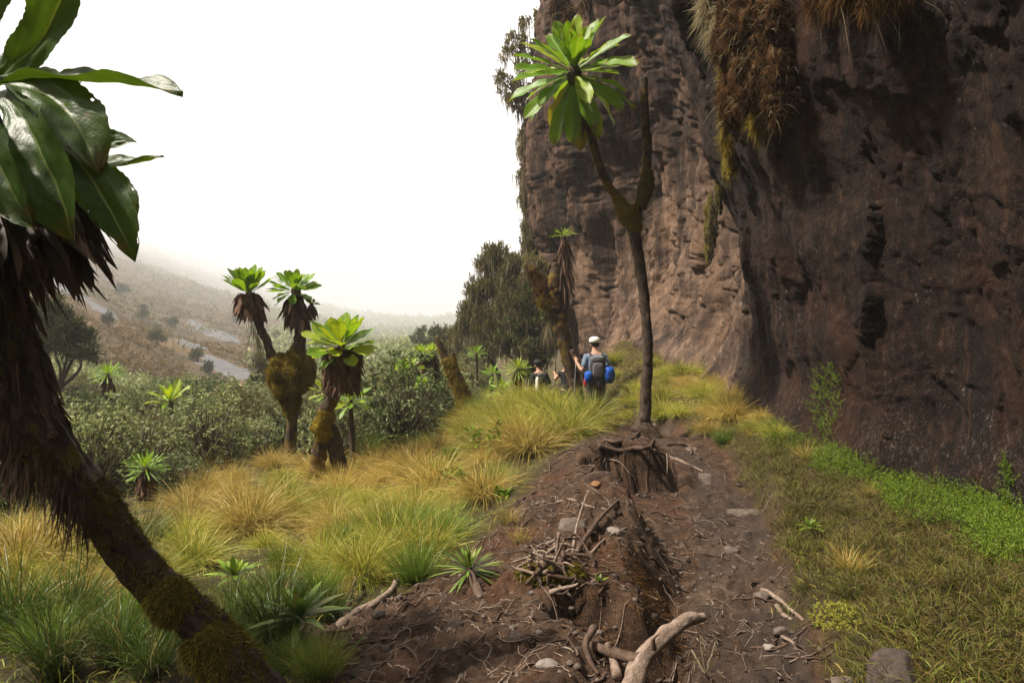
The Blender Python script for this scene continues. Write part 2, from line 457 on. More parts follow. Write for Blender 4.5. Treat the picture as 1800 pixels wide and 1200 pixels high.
def on_ground(x, y):
    return np.array([x, y, float(ground_z(x, y))])

# masks in plan view
SOIL_W = [(-1.1, 3.45), (-0.62, 4.3), (-0.28, 4.55), (-0.2, 5.1), (0.1, 6.1), (0.5, 7.0), (1.0, 8.0), (1.55, 9.7), (2.1, 9.6), (2.45, 8.6), (2.3, 7.6), (2.35, 6.6), (2.2, 5.7), (1.86, 4.9), (1.72, 4.2), (1.52, 3.5), (1.38, 2.6), (1.2, 1.5), (-0.3, 1.5), (-0.75, 2.6)]
TRAIL = [(1.7, 10.6), (2.05, 9.2), (2.2, 8.2), (2.28, 7.6), (2.35, 6.6), (2.2, 5.7), (1.86, 4.9), (1.72, 4.2), (1.52, 3.5), (1.38, 2.6), (1.2, 1.5), (0.75, 1.5), (0.85, 3.3), (1.1, 4.2), (1.36, 4.9), (1.5, 5.7), (1.7, 6.6), (1.95, 7.5), (1.98, 8.4), (1.75, 9.3), (1.5, 10.6)]
def m_soil(x, y):
    wob = 0.14 * fbm(np.stack([x * 2.2, y * 2.2, 0 * x], -1), 3, 77)
    a = poly_sd(x, y, SOIL_W) + wob
    b = line_sd(x, y, PATH) + wob - 0.42
    return ss(0.10, -0.08, np.minimum(a, b)) * ss(30, 20, np.hypot(x, y))
def m_trail(x, y):
    wob = 0.10 * fbm(np.stack([x * 3, y * 3, 0 * x], -1), 3, 78)
    a = poly_sd(x, y, TRAIL) + wob
    b = np.where(y > 10, line_sd(x, y, PATH) + wob - 0.36, 9)
    return ss(0.05, -0.05, np.minimum(a, b))

thf = np.radians(np.concatenate([np.linspace(-180, -60, 40, endpoint=False), np.linspace(-60, -38, 60, endpoint=False), np.linspace(-38, 38, 560), np.linspace(38, 60, 60)[1:], np.linspace(60, 180, 40)[1:]]))
lr = np.concatenate([np.log(np.linspace(0.4, 2.8, 12, endpoint=False)), np.linspace(math.log(2.8), math.log(16), 330, endpoint=False), np.linspace(math.log(16), math.log(5200), 300)])
TH, LR = np.meshgrid(thf, lr)
GX = OC[0] + np.sin(TH) * np.exp(LR); GY = OC[1] + np.cos(TH) * np.exp(LR)
GZ = ground_z(GX, GY)
soil, trail = m_soil(GX, GY), m_trail(GX, GY)
GZ = GZ + soil * (0.030 * fbm(np.stack([GX * 24, GY * 24, 0 * GX], -1), 3, 91) - 0.045 * np.abs(fbm(np.stack([GX * 7, GY * 7, 0 * GX], -1), 3, 92))) * ss(10, 5, np.hypot(GX, GY))
rr_, cc_ = GX.shape
i = np.arange(rr_ - 1)[:, None]; j = np.arange(cc_ - 1)[None]
a = i * cc_ + j
GF = np.stack([a, a + 1, a + cc_ + 1, a + cc_], -1).reshape(-1, 4)[:, ::-1]
far_ = ss(26, 44, np.hypot(GX, GY)) * 1.0
bank = ss(0.0, 0.5, GX - np.interp(GY, [0, 3, 4.5, 6, 8, 10, 14, 17], [1.3, 1.45, 1.85, 2.3, 2.4, 2.3, 2.2, 2.2])) * ss(20, 16, GY)
GV = np.stack([GX, GY, GZ], -1).reshape(-1, 3)
gat = {"soil": soil, "trail": trail, "far": far_, "bank": bank}

def _grid(x, y):
    x = np.asarray(x, float); y = np.asarray(y, float)
    th = np.arctan2(x - OC[0], y - OC[1]); l = np.log(np.hypot(x - OC[0], y - OC[1]) + 1e-9)
    jx = np.interp(th, thf, np.arange(len(thf))); iy = np.interp(l, lr, np.arange(len(lr)))
    i0 = np.clip(iy.astype(int), 0, len(lr) - 2); j0 = np.clip(jx.astype(int), 0, len(thf) - 2)
    return i0, j0, iy - i0, jx - j0
def _bil(A, x, y):
    i, j, a, b = _grid(x, y)
    return (A[i, j] * (1 - a) + A[i + 1, j] * a) * (1 - b) + (A[i, j + 1] * (1 - a) + A[i + 1, j + 1] * a) * b
ground_z_exact, m_soil_exact, m_trail_exact = ground_z, m_soil, m_trail
def ground_z(x, y, fine=True): return _bil(GZ, x, y)        # from here on: read off the finished surface
def m_soil(x, y): return _bil(soil, x, y)
def m_trail(x, y): return _bil(trail, x, y)

m_ground, nt, b = newmat("ground_soil_and_turf"); k = NT(nt)
n1 = k.noise(6, 6, 0.65); n2 = k.noise(45, 5, 0.7); n3 = k.noise(1.3, 4, 0.6)
turf = k.ramp(n1, [(0.3, (0.022, 0.016, 0.007)), (0.5, (0.06, 0.05, 0.013)), (0.68, (0.13, 0.112, 0.022))])
turf = k.mix(k.ramp(n2, [(0.45, 0.0), (0.7, 0.7)]), turf, (0.055, 0.036, 0.018))
bankc = k.ramp(n1, [(0.3, (0.03, 0.02, 0.008)), (0.5, (0.068, 0.05, 0.014)), (0.7, (0.105, 0.09, 0.018))])
turf = k.mix(k.attr("bank"), turf, bankc)
farc = k.ramp(k.noise(0.12, 10, 0.78), [(0.32, (0.022, 0.018, 0.007)), (0.45, (0.070, 0.042, 0.015)), (0.58, (0.125, 0.072, 0.025)), (0.75, (0.05, 0.036, 0.012))])
farc = k.mix(k.ramp(k.noise(0.6, 9, 0.8), [(0.48, 0.0), (0.68, 0.7)]), farc, (0.032, 0.021, 0.010))
farc = k.mix(k.ramp(k.noise(0.022, 6, 0.65), [(0.45, 0.0), (0.62, 0.6)]), farc, (0.035, 0.03, 0.012))
turf = k.mix(k.attr("far"), turf, farc)
dirt = k.ramp(k.noise(9, 7, 0.72), [(0.28, (0.018, 0.0085, 0.004)), (0.5, (0.058, 0.0300, 0.0150)), (0.72, (0.15, 0.088, 0.050))])
dirt = k.mix(k.ramp(n3, [(0.5, 0.0), (0.66, 0.6)]), dirt, (0.10, 0.038, 0.014))          # rusty peat
dirt = k.mix(k.ramp(k.noise(130, 2, 0.5), [(0.69, 0.0), (0.74, 0.55)]), dirt, (0.36, 0.31, 0.26))   # chips of bark and grit
trailc = k.ramp(k.noise(5, 6, 0.7), [(0.3, (0.030, 0.017, 0.0095)), (0.5, (0.080, 0.048, 0.029)), (0.7, (0.18, 0.12, 0.08))])
trailc = k.mix(k.ramp(k.noise(1.1, 3, 0.5), [(0.38, 0.0), (0.56, 0.85)]), trailc, (0.045, 0.030, 0.022))   # wet mud
dirt = k.mix(k.attr("trail"), dirt, trailc)
c = k.mix(k.attr("soil"), turf, dirt)
k.l(c, b.inputs["Base Color"]); b.inputs["Roughness"].default_value = 0.82; b.inputs["Specular IOR Level"].default_value = 0.25
h = k.math('ADD', k.math('MULTIPLY', k.noise(16, 8, 0.72), 1.0), k.math('MULTIPLY', k.noise(90, 4, 0.7), 0.4))
k.l(k.bump(h, 1.0, 0.045), b.inputs["Normal"])

fm = trail.reshape(-1)[GF].mean(1) > 0.5
fm &= GV[GF[:, 0], 1] < 19
def sub(V, F, at):
    u, inv = np.unique(F, return_inverse=True)
    return V[u], inv.reshape(F.shape), {kk: v.reshape(-1)[u] for kk, v in at.items()}
v_, f_, a_ = sub(GV, GF[~fm], gat)
tag(link("ground", make_mesh("ground", v_, f_, m_ground, a_)), "peaty ground with turf, dropping left into the valley and rising as a hillside", "ground", kind="structure")
v_, f_, a_ = sub(GV, GF[fm], gat)
tag(link("path", make_mesh("path", v_, f_, m_ground, a_)), "worn stony footpath cut below the cliff", "path", kind="structure")

# ------------------------------------------------------------------ cliff
CB = np.array([(5.4, -7), (4.9, -3), (4.4, 0.5), (4.0, 3.0), (3.72, 4.8), (3.52, 6.0), (3.36, 7.0), (3.38, 8.8), (3.48, 10.2), (3.62, 11.4), (3.66, 12.8), (3.45, 15), (3.05, 17.5), (2.6, 20.0), (2.35, 22.5), (2.30, 25.0), (2.9, 28.0), (4.5, 32.0), (9.0, 38.0)])
CN = 620
cb = smooth_path(CB, 2400)
wgt = 1 / np.clip(np.hypot(cb[:, 0], cb[:, 1]), 4.0, 40); wgt = np.where(cb[:, 1] < 2, 0.06, wgt)
cs = np.cumsum(wgt * np.r_[0, np.linalg.norm(np.diff(cb, axis=0), axis=1)]); cs /= cs[-1]
u = np.linspace(0, 1, CN); bx = np.interp(u, cs, cb[:, 0]); by = np.interp(u, cs, cb[:, 1])
tx, ty = np.gradient(bx), np.gradient(by); tl = np.hypot(tx, ty); nx, ny = -ty / tl, tx / tl
for _ in range(30):
    nx = np.r_[nx[0], (nx[:-2] + nx[1:-1] + nx[2:]) / 3, nx[-1]]; ny = np.r_[ny[0], (ny[:-2] + ny[1:-1] + ny[2:]) / 3, ny[-1]]
PH = np.array([-0.8, 0, 0.6, 1.3, 2.5, 4, 5.5, 7, 9, 12, 18.0])
PT = {  # outward lean (m) at those heights, by distance of the foot
    -7: [0, 0, .05, .15, .45, .95, 1.4, 1.7, 2.0, 2.2, 2.0],
    4.8: [0, 0, -.10, -.02, .30, .75, 1.2, 1.6, 2.0, 2.3, 2.0],
    7.0: [0, 0, -.22, -.10, .22, .70, 1.15, 1.5, 1.9, 2.2, 2.0],
    9.0: [0, 0, -.15, -.02, .30, .75, 1.2, 1.5, 1.9, 2.2, 2.0],
    10.4: [0, 0, -.18, -.12, .12, .55, .95, 1.25, 1.6, 1.9, 1.8],
    11.6: [0, 0, -.30, -.45, -.5, -.15, .3, .7, 1.1, 1.4, 1.5],
    13.4: [0, 0, -.42, -.8, -1.1, -1.0, -.6, -.1, .5, 1.0, 1.2],
    17.0: [0, 0, -.45, -.9, -1.4, -1.6, -1.3, -.8, 0, .6, .9],
    21.0: [0, 0, -.35, -.7, -.9, -.7, -.2, .4, .9, .9, .6],
    24.0: [0, 0, 0, .1, .5, 1.0, 1.45, 1.7, 1.7, 1.1, .2],
    27.0: [0, 0, 0, .1, .5, 1.0, 1.4, 1.6, 1.5, .9, 0],
    38.0: [0, 0, 0, 0, .2, .4, .6, .6, .4, 0, -1.0]}
CH = 400
top = np.interp(by, [-7, 5, 11, 18, 24, 38], [9, 9, 11, 15, 15.5, 15])
hz = np.linspace(0, 1, CH)[:, None] ** 1.15
foot = ground_z(bx, by) - 0.0
HH = -0.8 + hz * (top + 0.8)[None]                             # heights above the foot
keys = sorted(PT)
tab = np.array([PT[q] for q in keys], float)
prof = np.stack([np.interp(by, keys, tab[:, q]) for q in range(len(PH))], 0)
ih = np.clip(np.searchsorted(PH, HH) - 1, 0, len(PH) - 2)
fr = np.clip((HH - PH[ih]) / (PH[ih + 1] - PH[ih]), 0, 1); fr = fr * fr * (3 - 2 * fr) * 0.5 + fr * 0.5
cidx = np.broadcast_to(np.arange(CN)[None], HH.shape)
O = prof[ih, cidx] * (1 - fr) + prof[ih + 1, cidx] * fr
X = bx[None] + nx[None] * O; Y_ = by[None] + ny[None] * O; Z = foot[None] + HH
P3 = np.stack([X, Y_, Z], -1)
st = np.stack([X * 1.2, Y_ * 1.2, Z * 0.28], -1)
nearw = ss(12, 10.5, by)[None]
disp = (0.34 - 0.14 * nearw) * fbm(st * 0.9, 4, 5) + (0.16 - 0.12 * nearw) * (1 - np.abs(fbm(st * 2.4, 3, 15))) + (0.12 - 0.04 * nearw) * fbm(P3 * 1.6, 4, 25) + (0.05 - .026 * nearw) * fbm(P3 * np.array([6.5, 6.5, 3.5]), 4, 35, 0.62) + 0.010 * fbm(P3 * 22, 2, 36)
bed = fbm(np.stack([X * 0.5, Y_ * 0.5 + Z * 0.45, Z * 1.6 - Y_ * 0.8], -1), 3, 45)            # slanting seams
disp = disp - (0.10 - 0.085 * nearw) * np.exp(-(bed / 0.05) ** 2)
def cells(P, seed, tilt):
    """Broken rock facets: every cell has its own level and tilt."""
    q = np.floor(P).astype(np.int64); best = np.full(P.shape[:-1], 1e9); out = np.zeros(P.shape[:-1])
    for dx in (-1, 0, 1):
        for dy in (-1, 0, 1):
            for dz in (-1, 0, 1):
                c_ = q + [dx, dy, dz]; hx_ = [_h(c_[..., 0], c_[..., 1], c_[..., 2], seed + e) for e in range(7)]
                d_ = [P[..., e] - c_[..., e] - hx_[e] for e in range(3)]
                dd = d_[0] ** 2 + d_[1] ** 2 + d_[2] ** 2; val = (hx_[3] - .5) + tilt * sum((hx_[4 + e] - .5) * d_[e] for e in range(3))
                k_ = dd < best; best = np.where(k_, dd, best); out = np.where(k_, val, out)
    return out
wp3 = P3 + .22 * np.stack([fbm(P3 * 1.5, 3, 81), fbm(P3 * 1.5, 3, 82), fbm(P3 * 1.5, 3, 83)], -1)
disp = disp + .16 * cells(wp3 * np.array([1.0, 1.0, .24]), 5, 1.4) + .055 * cells(wp3 * np.array([2.6, 2.6, .7]), 15, 1.4) + .018 * cells(wp3 * np.array([7, 7, 3.0]), 25, 1.4)
# deep flutes on the far, sun-lit face
fl = np.sin(by[None] * 3.1 + 0.55 * Z + 1.5 * fbm(P3 * 0.35, 2, 55))
disp = disp + 0.16 * fl * ss(11, 13, by)[None] * np.ones_like(Z)
amp = (0.35 + 0.65 * ss(-0.2, 1.2, HH))
X2 = X + nx[None] * disp * amp; Y2 = Y_ + ny[None] * disp * amp; Z2 = Z + 0.06 * fbm(P3 * 3, 3, 65) * amp
CV = np.stack([X2, Y2, Z2], -1)
ii = np.arange(CH - 1)[:, None]; jj = np.arange(CN - 1)[None]; a = ii * CN + jj
CF = np.stack([a, a + CN, a + CN + 1, a + 1], -1).reshape(-1, 4)[:, ::-1]
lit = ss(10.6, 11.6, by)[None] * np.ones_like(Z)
m_rock, nt, b = newmat("cliff_rock"); k = NT(nt)
vs_ = k.mapped((1, 1, 0.16)); vm = k.mapped((1, 1, 0.45))
n1 = k.noise(2.2, 7, 0.68, vs_); n2 = k.noise(9, 6, 0.7, vm); n3 = k.noise(0.7, 4, 0.6); n4 = k.noise(40, 4, 0.7)
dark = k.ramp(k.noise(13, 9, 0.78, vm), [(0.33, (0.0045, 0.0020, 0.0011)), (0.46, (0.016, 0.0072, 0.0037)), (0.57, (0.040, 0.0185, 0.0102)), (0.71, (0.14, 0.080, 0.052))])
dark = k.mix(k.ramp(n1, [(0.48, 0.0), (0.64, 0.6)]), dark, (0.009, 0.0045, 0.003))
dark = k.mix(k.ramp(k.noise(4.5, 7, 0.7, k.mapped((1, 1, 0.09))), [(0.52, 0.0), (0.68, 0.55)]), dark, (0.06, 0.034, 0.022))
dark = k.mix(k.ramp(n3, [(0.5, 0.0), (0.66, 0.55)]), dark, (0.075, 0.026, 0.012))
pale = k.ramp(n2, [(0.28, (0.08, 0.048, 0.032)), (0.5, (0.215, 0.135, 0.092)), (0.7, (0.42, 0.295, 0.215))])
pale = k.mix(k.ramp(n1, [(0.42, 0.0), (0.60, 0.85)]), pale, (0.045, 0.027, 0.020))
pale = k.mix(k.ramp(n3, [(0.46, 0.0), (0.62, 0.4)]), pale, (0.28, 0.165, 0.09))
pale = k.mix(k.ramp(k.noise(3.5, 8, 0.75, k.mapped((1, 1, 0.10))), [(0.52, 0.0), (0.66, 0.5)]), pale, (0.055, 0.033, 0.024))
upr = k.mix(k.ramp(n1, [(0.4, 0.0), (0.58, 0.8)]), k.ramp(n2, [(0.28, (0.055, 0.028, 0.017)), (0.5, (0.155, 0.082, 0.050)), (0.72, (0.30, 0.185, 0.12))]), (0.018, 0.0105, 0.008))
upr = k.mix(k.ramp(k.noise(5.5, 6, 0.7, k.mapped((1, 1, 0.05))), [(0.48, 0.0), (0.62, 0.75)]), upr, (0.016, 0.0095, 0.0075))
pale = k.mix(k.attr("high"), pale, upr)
c = k.mix(k.attr("lit"), dark, pale)  # near wall coloured dark for wet rock and shade, far face pale for sunlight
c = k.mix(k.ramp(k.noise(1.7, 7, 0.7, k.mapped((1, 1, 0.035))), [(0.53, 0.0), (0.60, 0.72)]), c, (0.010, 0.006, 0.0045))      # wet streaks
c = k.mix(k.ramp(k.noise(2.6, 7, 0.7, k.mapped((1.3, 1.3, 0.05))), [(0.58, 0.0), (0.68, 0.5)]), c, (0.13, 0.062, 0.032))       # rusty and tan streaks
lich = k.math('MULTIPLY', k.ramp(k.noise(22, 5, 0.75, vm), [(0.645, 0.0), (0.69, 1.0)]), k.ramp(k.noise(1.6, 3, 0.6), [(0.42, 0.0), (0.6, 1.0)]))
c = k.mix(lich, c, (0.34, 0.30, 0.25))
c = k.mix(k.ramp(k.noise(75, 2, 0.5), [(0.68, 0.0), (0.73, 0.6)]), c, (0.24, 0.19, 0.155))
c = k.mix(k.math('MULTIPLY', k.ramp(k.noise(20, 6, 0.75, k.mapped((1, 1, 0.5))), [(0.59, 0.0), (0.66, 0.85)]), k.ramp(k.noise(1.4, 4, 0.7), [(0.50, 0.0), (0.62, 1.0)])), c, (0.25, 0.205, 0.175))
c = k.mix(k.math('MULTIPLY', k.attr("foot"), k.math('MULTIPLY', k.ramp(k.noise(34, 6, 0.8, k.mapped((1, 1, 0.7))), [(0.54, 0.0), (0.66, 0.8)]), k.ramp(k.noise(1.1, 3, 0.6), [(0.45, 0.0), (0.6, 1.0)]))), c, (0.24, 0.205, 0.18))
k.l(c, b.inputs["Base Color"]); b.inputs["Roughness"].default_value = 0.75; b.inputs["Specular IOR Level"].default_value = 0.2
h = k.math('ADD', k.math('MULTIPLY', k.noise(7, 9, 0.75, vm), 1.0), k.math('MULTIPLY', n4, 0.35))
h = k.math('ADD', h, k.math('MULTIPLY', k.noise(2.6, 10, 0.8, k.mapped((1, 1, .3))), 1.2))
k.l(k.bump(h, 1.0, 0.10), b.inputs["Normal"])
ft = ss(1.1, 0.2, HH) * 1.0
tag(link("cliff", make_mesh("cliff", CV.reshape(-1, 3), CF, m_rock, {"lit": lit, "foot": ft, "high": np.clip(ss(2.6, 5.5, HH) + .6 * fbm(P3 * .6, 3, 71), 0, 1)})), "tall overhanging dark brown rock cliff above the path", "cliff", kind="structure")

_cp = CV.reshape(-1, 3); _cp = _cp[_cp[:, 1] > 1]
_csx = 900 + 1200 * _cp[:, 0] / _cp[:, 1]; _csy = 565 - 1200 * (_cp[:, 2] - EYE) / _cp[:, 1]
_kk = (np.abs(_csx - 1400) < 600) & (np.abs(_csy - 450) < 600); _cp, _csx, _csy = _cp[_kk], _csx[_kk], _csy[_kk]
def cliff_at(x, y):
    """Nearest cliff vertex on the sight line through photo position x, y."""
    p = _cp; d = np.abs(_csx - x) + np.abs(_csy - y)
    c = np.where(d < 9)[0]
    if len(c) == 0: c = np.array([np.argmin(d)])
    return p[c[np.argmin(p[c, 1])]].copy()

# ------------------------------------------------------------------ bare slabs and the stream
m_slab, nt, b = newmat("grey_wet_slab"); k = NT(nt)
c = k.ramp(k.noise(0.8, 6, 0.7, k.mapped((1, 1, 3))), [(0.3, (0.05, 0.048, 0.05)), (0.55, (0.095, 0.092, 0.096)), (0.75, (0.15, 0.142, 0.14))])
k.l(c, b.inputs["Base Color"]); b.inputs["Roughness"].default_value = 0.75
k.l(k.bump(k.noise(1.5, 6, 0.7), 0.6, 0.3), b.inputs["Normal"])
m_water, nt, b = newmat("stream_water"); k = NT(nt)
c = k.ramp(k.noise(0.9, 5, 0.7), [(0.4, (0.08, 0.08, 0.075)), (0.6, (0.32, 0.32, 0.31))])
k.l(c, b.inputs["Base Color"]); b.inputs["Roughness"].default_value = 0.15
k.l(k.bump(k.noise(2.5, 4, 0.7), 0.5, 0.15), b.inputs["Normal"])
def drape(line, wpx, n=60, m=9, lift=0.12, seed=0):
    c = smooth_path([ground_at(*q) for q in line], n)
    T = np.gradient(c[:, :2], axis=0); T = T / (np.linalg.norm(T, axis=1)[:, None] + 1e-9); S = np.column_stack([-T[:, 1], T[:, 0]])
    t = np.linspace(0, 1, n); wid = np.interp(t, np.linspace(0, 1, len(wpx)), wpx)
    wid = wid * (1 + 0.45 * fbm(np.column_stack([t * 9, t * 0, t * 0 + seed]), 3, seed)); wid = np.maximum(wid, 0.02)
    off = np.linspace(-1, 1, m)
    jit = 1 + 0.5 * fbm(np.stack(np.meshgrid(t * 14, off * 0.6, indexing="ij") + [np.full((n, m), seed * 1.7)], -1), 3, seed + 3)
    XY = c[:, None, :2] + S[:, None] * (wid[:, None] * off[None] * jit)[..., None]
    edge = 1 - np.abs(off)[None] ** 3
    Z = ground_z(XY[..., 0], XY[..., 1]) + lift * (edge * 1.6 - 0.6)
    V = np.concatenate([XY, Z[..., None]], -1).reshape(-1, 3)
    i = np.arange(n - 1)[:, None]; j = np.arange(m - 1)[None]; a = i * m + j
    return V, np.stack([a, a + 1, a + m + 1, a + m], -1).reshape(-1, 4)
SLABV = []
for q, (line, wm, lab) in enumerate([
        ([(66, 482), (95, 498), (125, 520)], [1, 5, 2], "pale wet rock slab high on the hillside beside the dark trunk"),
        ([(165, 532), (180, 545), (196, 560)], [.8, 2.6, .8], "short grey slab in the hillside grass above the dark bush"),
        ([(335, 562), (370, 580), (408, 602)], [.8, 4, 1.5], "widest grey rock slab in the middle of the brown hillside"),
        ([(322, 598), (336, 608), (352, 616)], [.5, 1.8, .5], "small grey slab on the hillside below the widest slab"),
        ([(368, 625), (400, 648), (436, 668)], [.5, 2.4, .5], "lowest grey rock slab, running down to the shrub thicket")]):
    v_, f_ = drape(line, wm, seed=q); SLABV.append(v_)
    o = link("rock_slab", make_mesh("rock_slab", v_, f_, m_slab)); tag(o, lab, "rock slab", kind="structure")
v_, f_ = drape([(654, 612), (657, 625), (655, 640), (663, 655), (659, 672), (652, 690)], [3.0, 2.2, 1.6, .9, .6, .4], n=90, lift=0.05, seed=9)
tag(link("stream", make_mesh("stream", v_, f_, m_water)), "narrow pale stream winding down the valley floor", "stream", kind="structure")

# ------------------------------------------------------------------ plant materials
M_leaf = mat_leaf("rosette_leaf_green", (0.10, 0.22, 0.012), (0.17, 0.31, 0.020))
M_leaf_fg = mat_leaf("rosette_leaf_shaded", (0.026, 0.060, 0.009), (0.050, 0.100, 0.012), rough=0.40, transl=0.40, vein=(0.22, 0.27, 0.09))  # darker copy of the leaf green, the crown's own shade painted in
M_leaf_y = mat_leaf("rosette_leaf_lime", (0.20, 0.30, 0.015), (0.30, 0.40, 0.03))
M_leaf_old = mat_leaf("rosette_leaf_yellowing", (0.13, 0.14, 0.02), (0.20, 0.17, 0.03))
M_dead = mat_foliage("dead_leaf_brown", (0.05, 0.026, 0.015), (0.085, 0.042, 0.024), (0.12, 0.065, 0.04), 0.8, 0.08, 0.5)
M_dead_dk = mat_foliage("dead_leaf_black_brown", (0.035, 0.021, 0.013), (0.08, 0.048, 0.031), (0.13, 0.08, 0.053), 0.65, 0.12, 0.5)
M_bark = mat_bark("groundsel_bark", (0.030, 0.019, 0.013), (0.085, 0.055, 0.038), (0.17, 0.115, 0.082), 26, flecks=0.4)
M_bark_moss = mat_bark("mossy_bark", (0.025, 0.016, 0.011), (0.07, 0.046, 0.03), (0.15, 0.10, 0.07), 26, moss=(0.14, 0.085, 0.012), moss_th=0.47, flecks=0.3)
M_bark_fg = mat_bark("ridged_bark", (0.02, 0.0125, 0.008), (0.06, 0.037, 0.025), (0.15, 0.10, 0.07), 34, stretch=(1, 1, 1), bumpd=0.022, rough=0.6, moss=(0.11, 0.082, 0.012), moss_th=0.53)
M_wood = mat_bark("bleached_root_wood", (0.13, 0.085, 0.06), (0.26, 0.19, 0.145), (0.42, 0.34, 0.275), 30, stretch=(1, 1, 1), bumpd=0.008)
M_wood_dk = mat_bark("brown_root_wood", (0.045, 0.026, 0.017), (0.10, 0.062, 0.043), (0.19, 0.13, 0.095), 30, stretch=(1, 1, 1), bumpd=0.008)
M_moss = mat_foliage("golden_moss", (0.12, 0.075, 0.008), (0.30, 0.195, 0.016), (0.20, 0.16, 0.02), 0.85, 0.15, 0.4, 0.1)
M_moss_dk = mat_foliage("dark_moss", (0.055, 0.040, 0.007), (0.21, 0.155, 0.015), (0.12, 0.10, 0.014), 0.85, 0.15, 0.5, 0.1)
M_moss_red = mat_foliage("rusty_hanging_moss", (0.035, 0.015, 0.005), (0.145, 0.066, 0.016), (0.085, 0.045, 0.014), 0.85, 0.15, 0.5, 0.1)
M_lichen = mat_foliage("beard_lichen", (0.26, 0.22, 0.13), (0.42, 0.36, 0.22), (0.24, 0.19, 0.10), 0.9, 0.45, 0.35, 0.1)
M_gold = mat_foliage("straw_grass", (0.16, 0.175, 0.02), (0.53, 0.37, 0.09), (0.46, 0.36, 0.10), 0.5, 0.35, 0.35, 0.35, tpow=(0.05, 0.6))
M_mixg = mat_foliage("green_gold_grass", (0.13, 0.21, 0.018), (0.38, 0.39, 0.05), (0.50, 0.40, 0.09), 0.5, 0.35, 0.35, 0.35, alt_share=0.35, tpow=(0.1, 0.75))
M_green = mat_foliage("fresh_grass", (0.055, 0.115, 0.012), (0.17, 0.27, 0.028), (0.26, 0.27, 0.05), 0.45, 0.3, 0.35, 0.4, alt_share=0.25)
M_dkgreen = mat_foliage("dark_sedge", (0.035, 0.07, 0.010), (0.10, 0.16, 0.025), (0.25, 0.19, 0.06), 0.42, 0.25, 0.4, 0.45, alt_share=0.2)
M_bankg = mat_foliage("bank_grass", (0.04, 0.032, 0.009), (0.165, 0.112, 0.03), (0.095, 0.105, 0.015), 0.6, 0.25, 0.55, 0.25)
M_herb = mat_foliage("creeping_herb_green", (0.085, 0.15, 0.009), (0.19, 0.29, 0.016), (0.14, 0.20, 0.014), 0.5, 0.3, 0.35, 0.35)
M_shrub = mat_foliage("grey_green_shrub_leaf", (0.12, 0.14, 0.05), (0.37, 0.40, 0.19), (0.26, 0.30, 0.10), 0.6, 0.3, 0.35, 0.3, tpow=(0.0, 0.9))
M_shrub_b = mat_foliage("brownish_shrub_leaf", (0.09, 0.10, 0.04), (0.27, 0.27, 0.11), (0.22, 0.18, 0.07), 0.6, 0.3, 0.4, 0.25, tpow=(0.0, 0.9))
M_shrub_d = mat_foliage("dark_shrub_leaf", (0.05, 0.07, 0.024), (0.17, 0.21, 0.08), (0.12, 0.15, 0.05), 0.6, 0.25, 0.4, 0.3, tpow=(0.0, 0.9))
M_heath = mat_foliage("heath_foliage", (0.075, 0.066, 0.018), (0.22, 0.19, 0.055), (0.16, 0.145, 0.04), 0.7, 0.35, 0.45, 0.2)
M_heath_g = mat_foliage("dark_green_heath", (0.022, 0.030, 0.007), (0.07, 0.088, 0.020), (0.09, 0.088, 0.024), 0.7, 0.2, 0.45, 0.2)
M_hillgrass = mat_foliage("rust_hill_grass", (0.07, 0.045, 0.015), (0.20, 0.115, 0.035), (0.12, 0.095, 0.03), 0.7, 0.25, 0.45, 0.15)
M_twig = mat_foliage("dry_twig", (0.09, 0.065, 0.045), (0.22, 0.165, 0.12), (0.14, 0.09, 0.06), 0.8, 0.0, 0.4, 0.1)
M_flower = mat_foliage("everlasting_flower", (0.5, 0.47, 0.38), (0.62, 0.58, 0.48), (0.55, 0.5, 0.36), 0.7, 0.2, 0.15, 0.1)

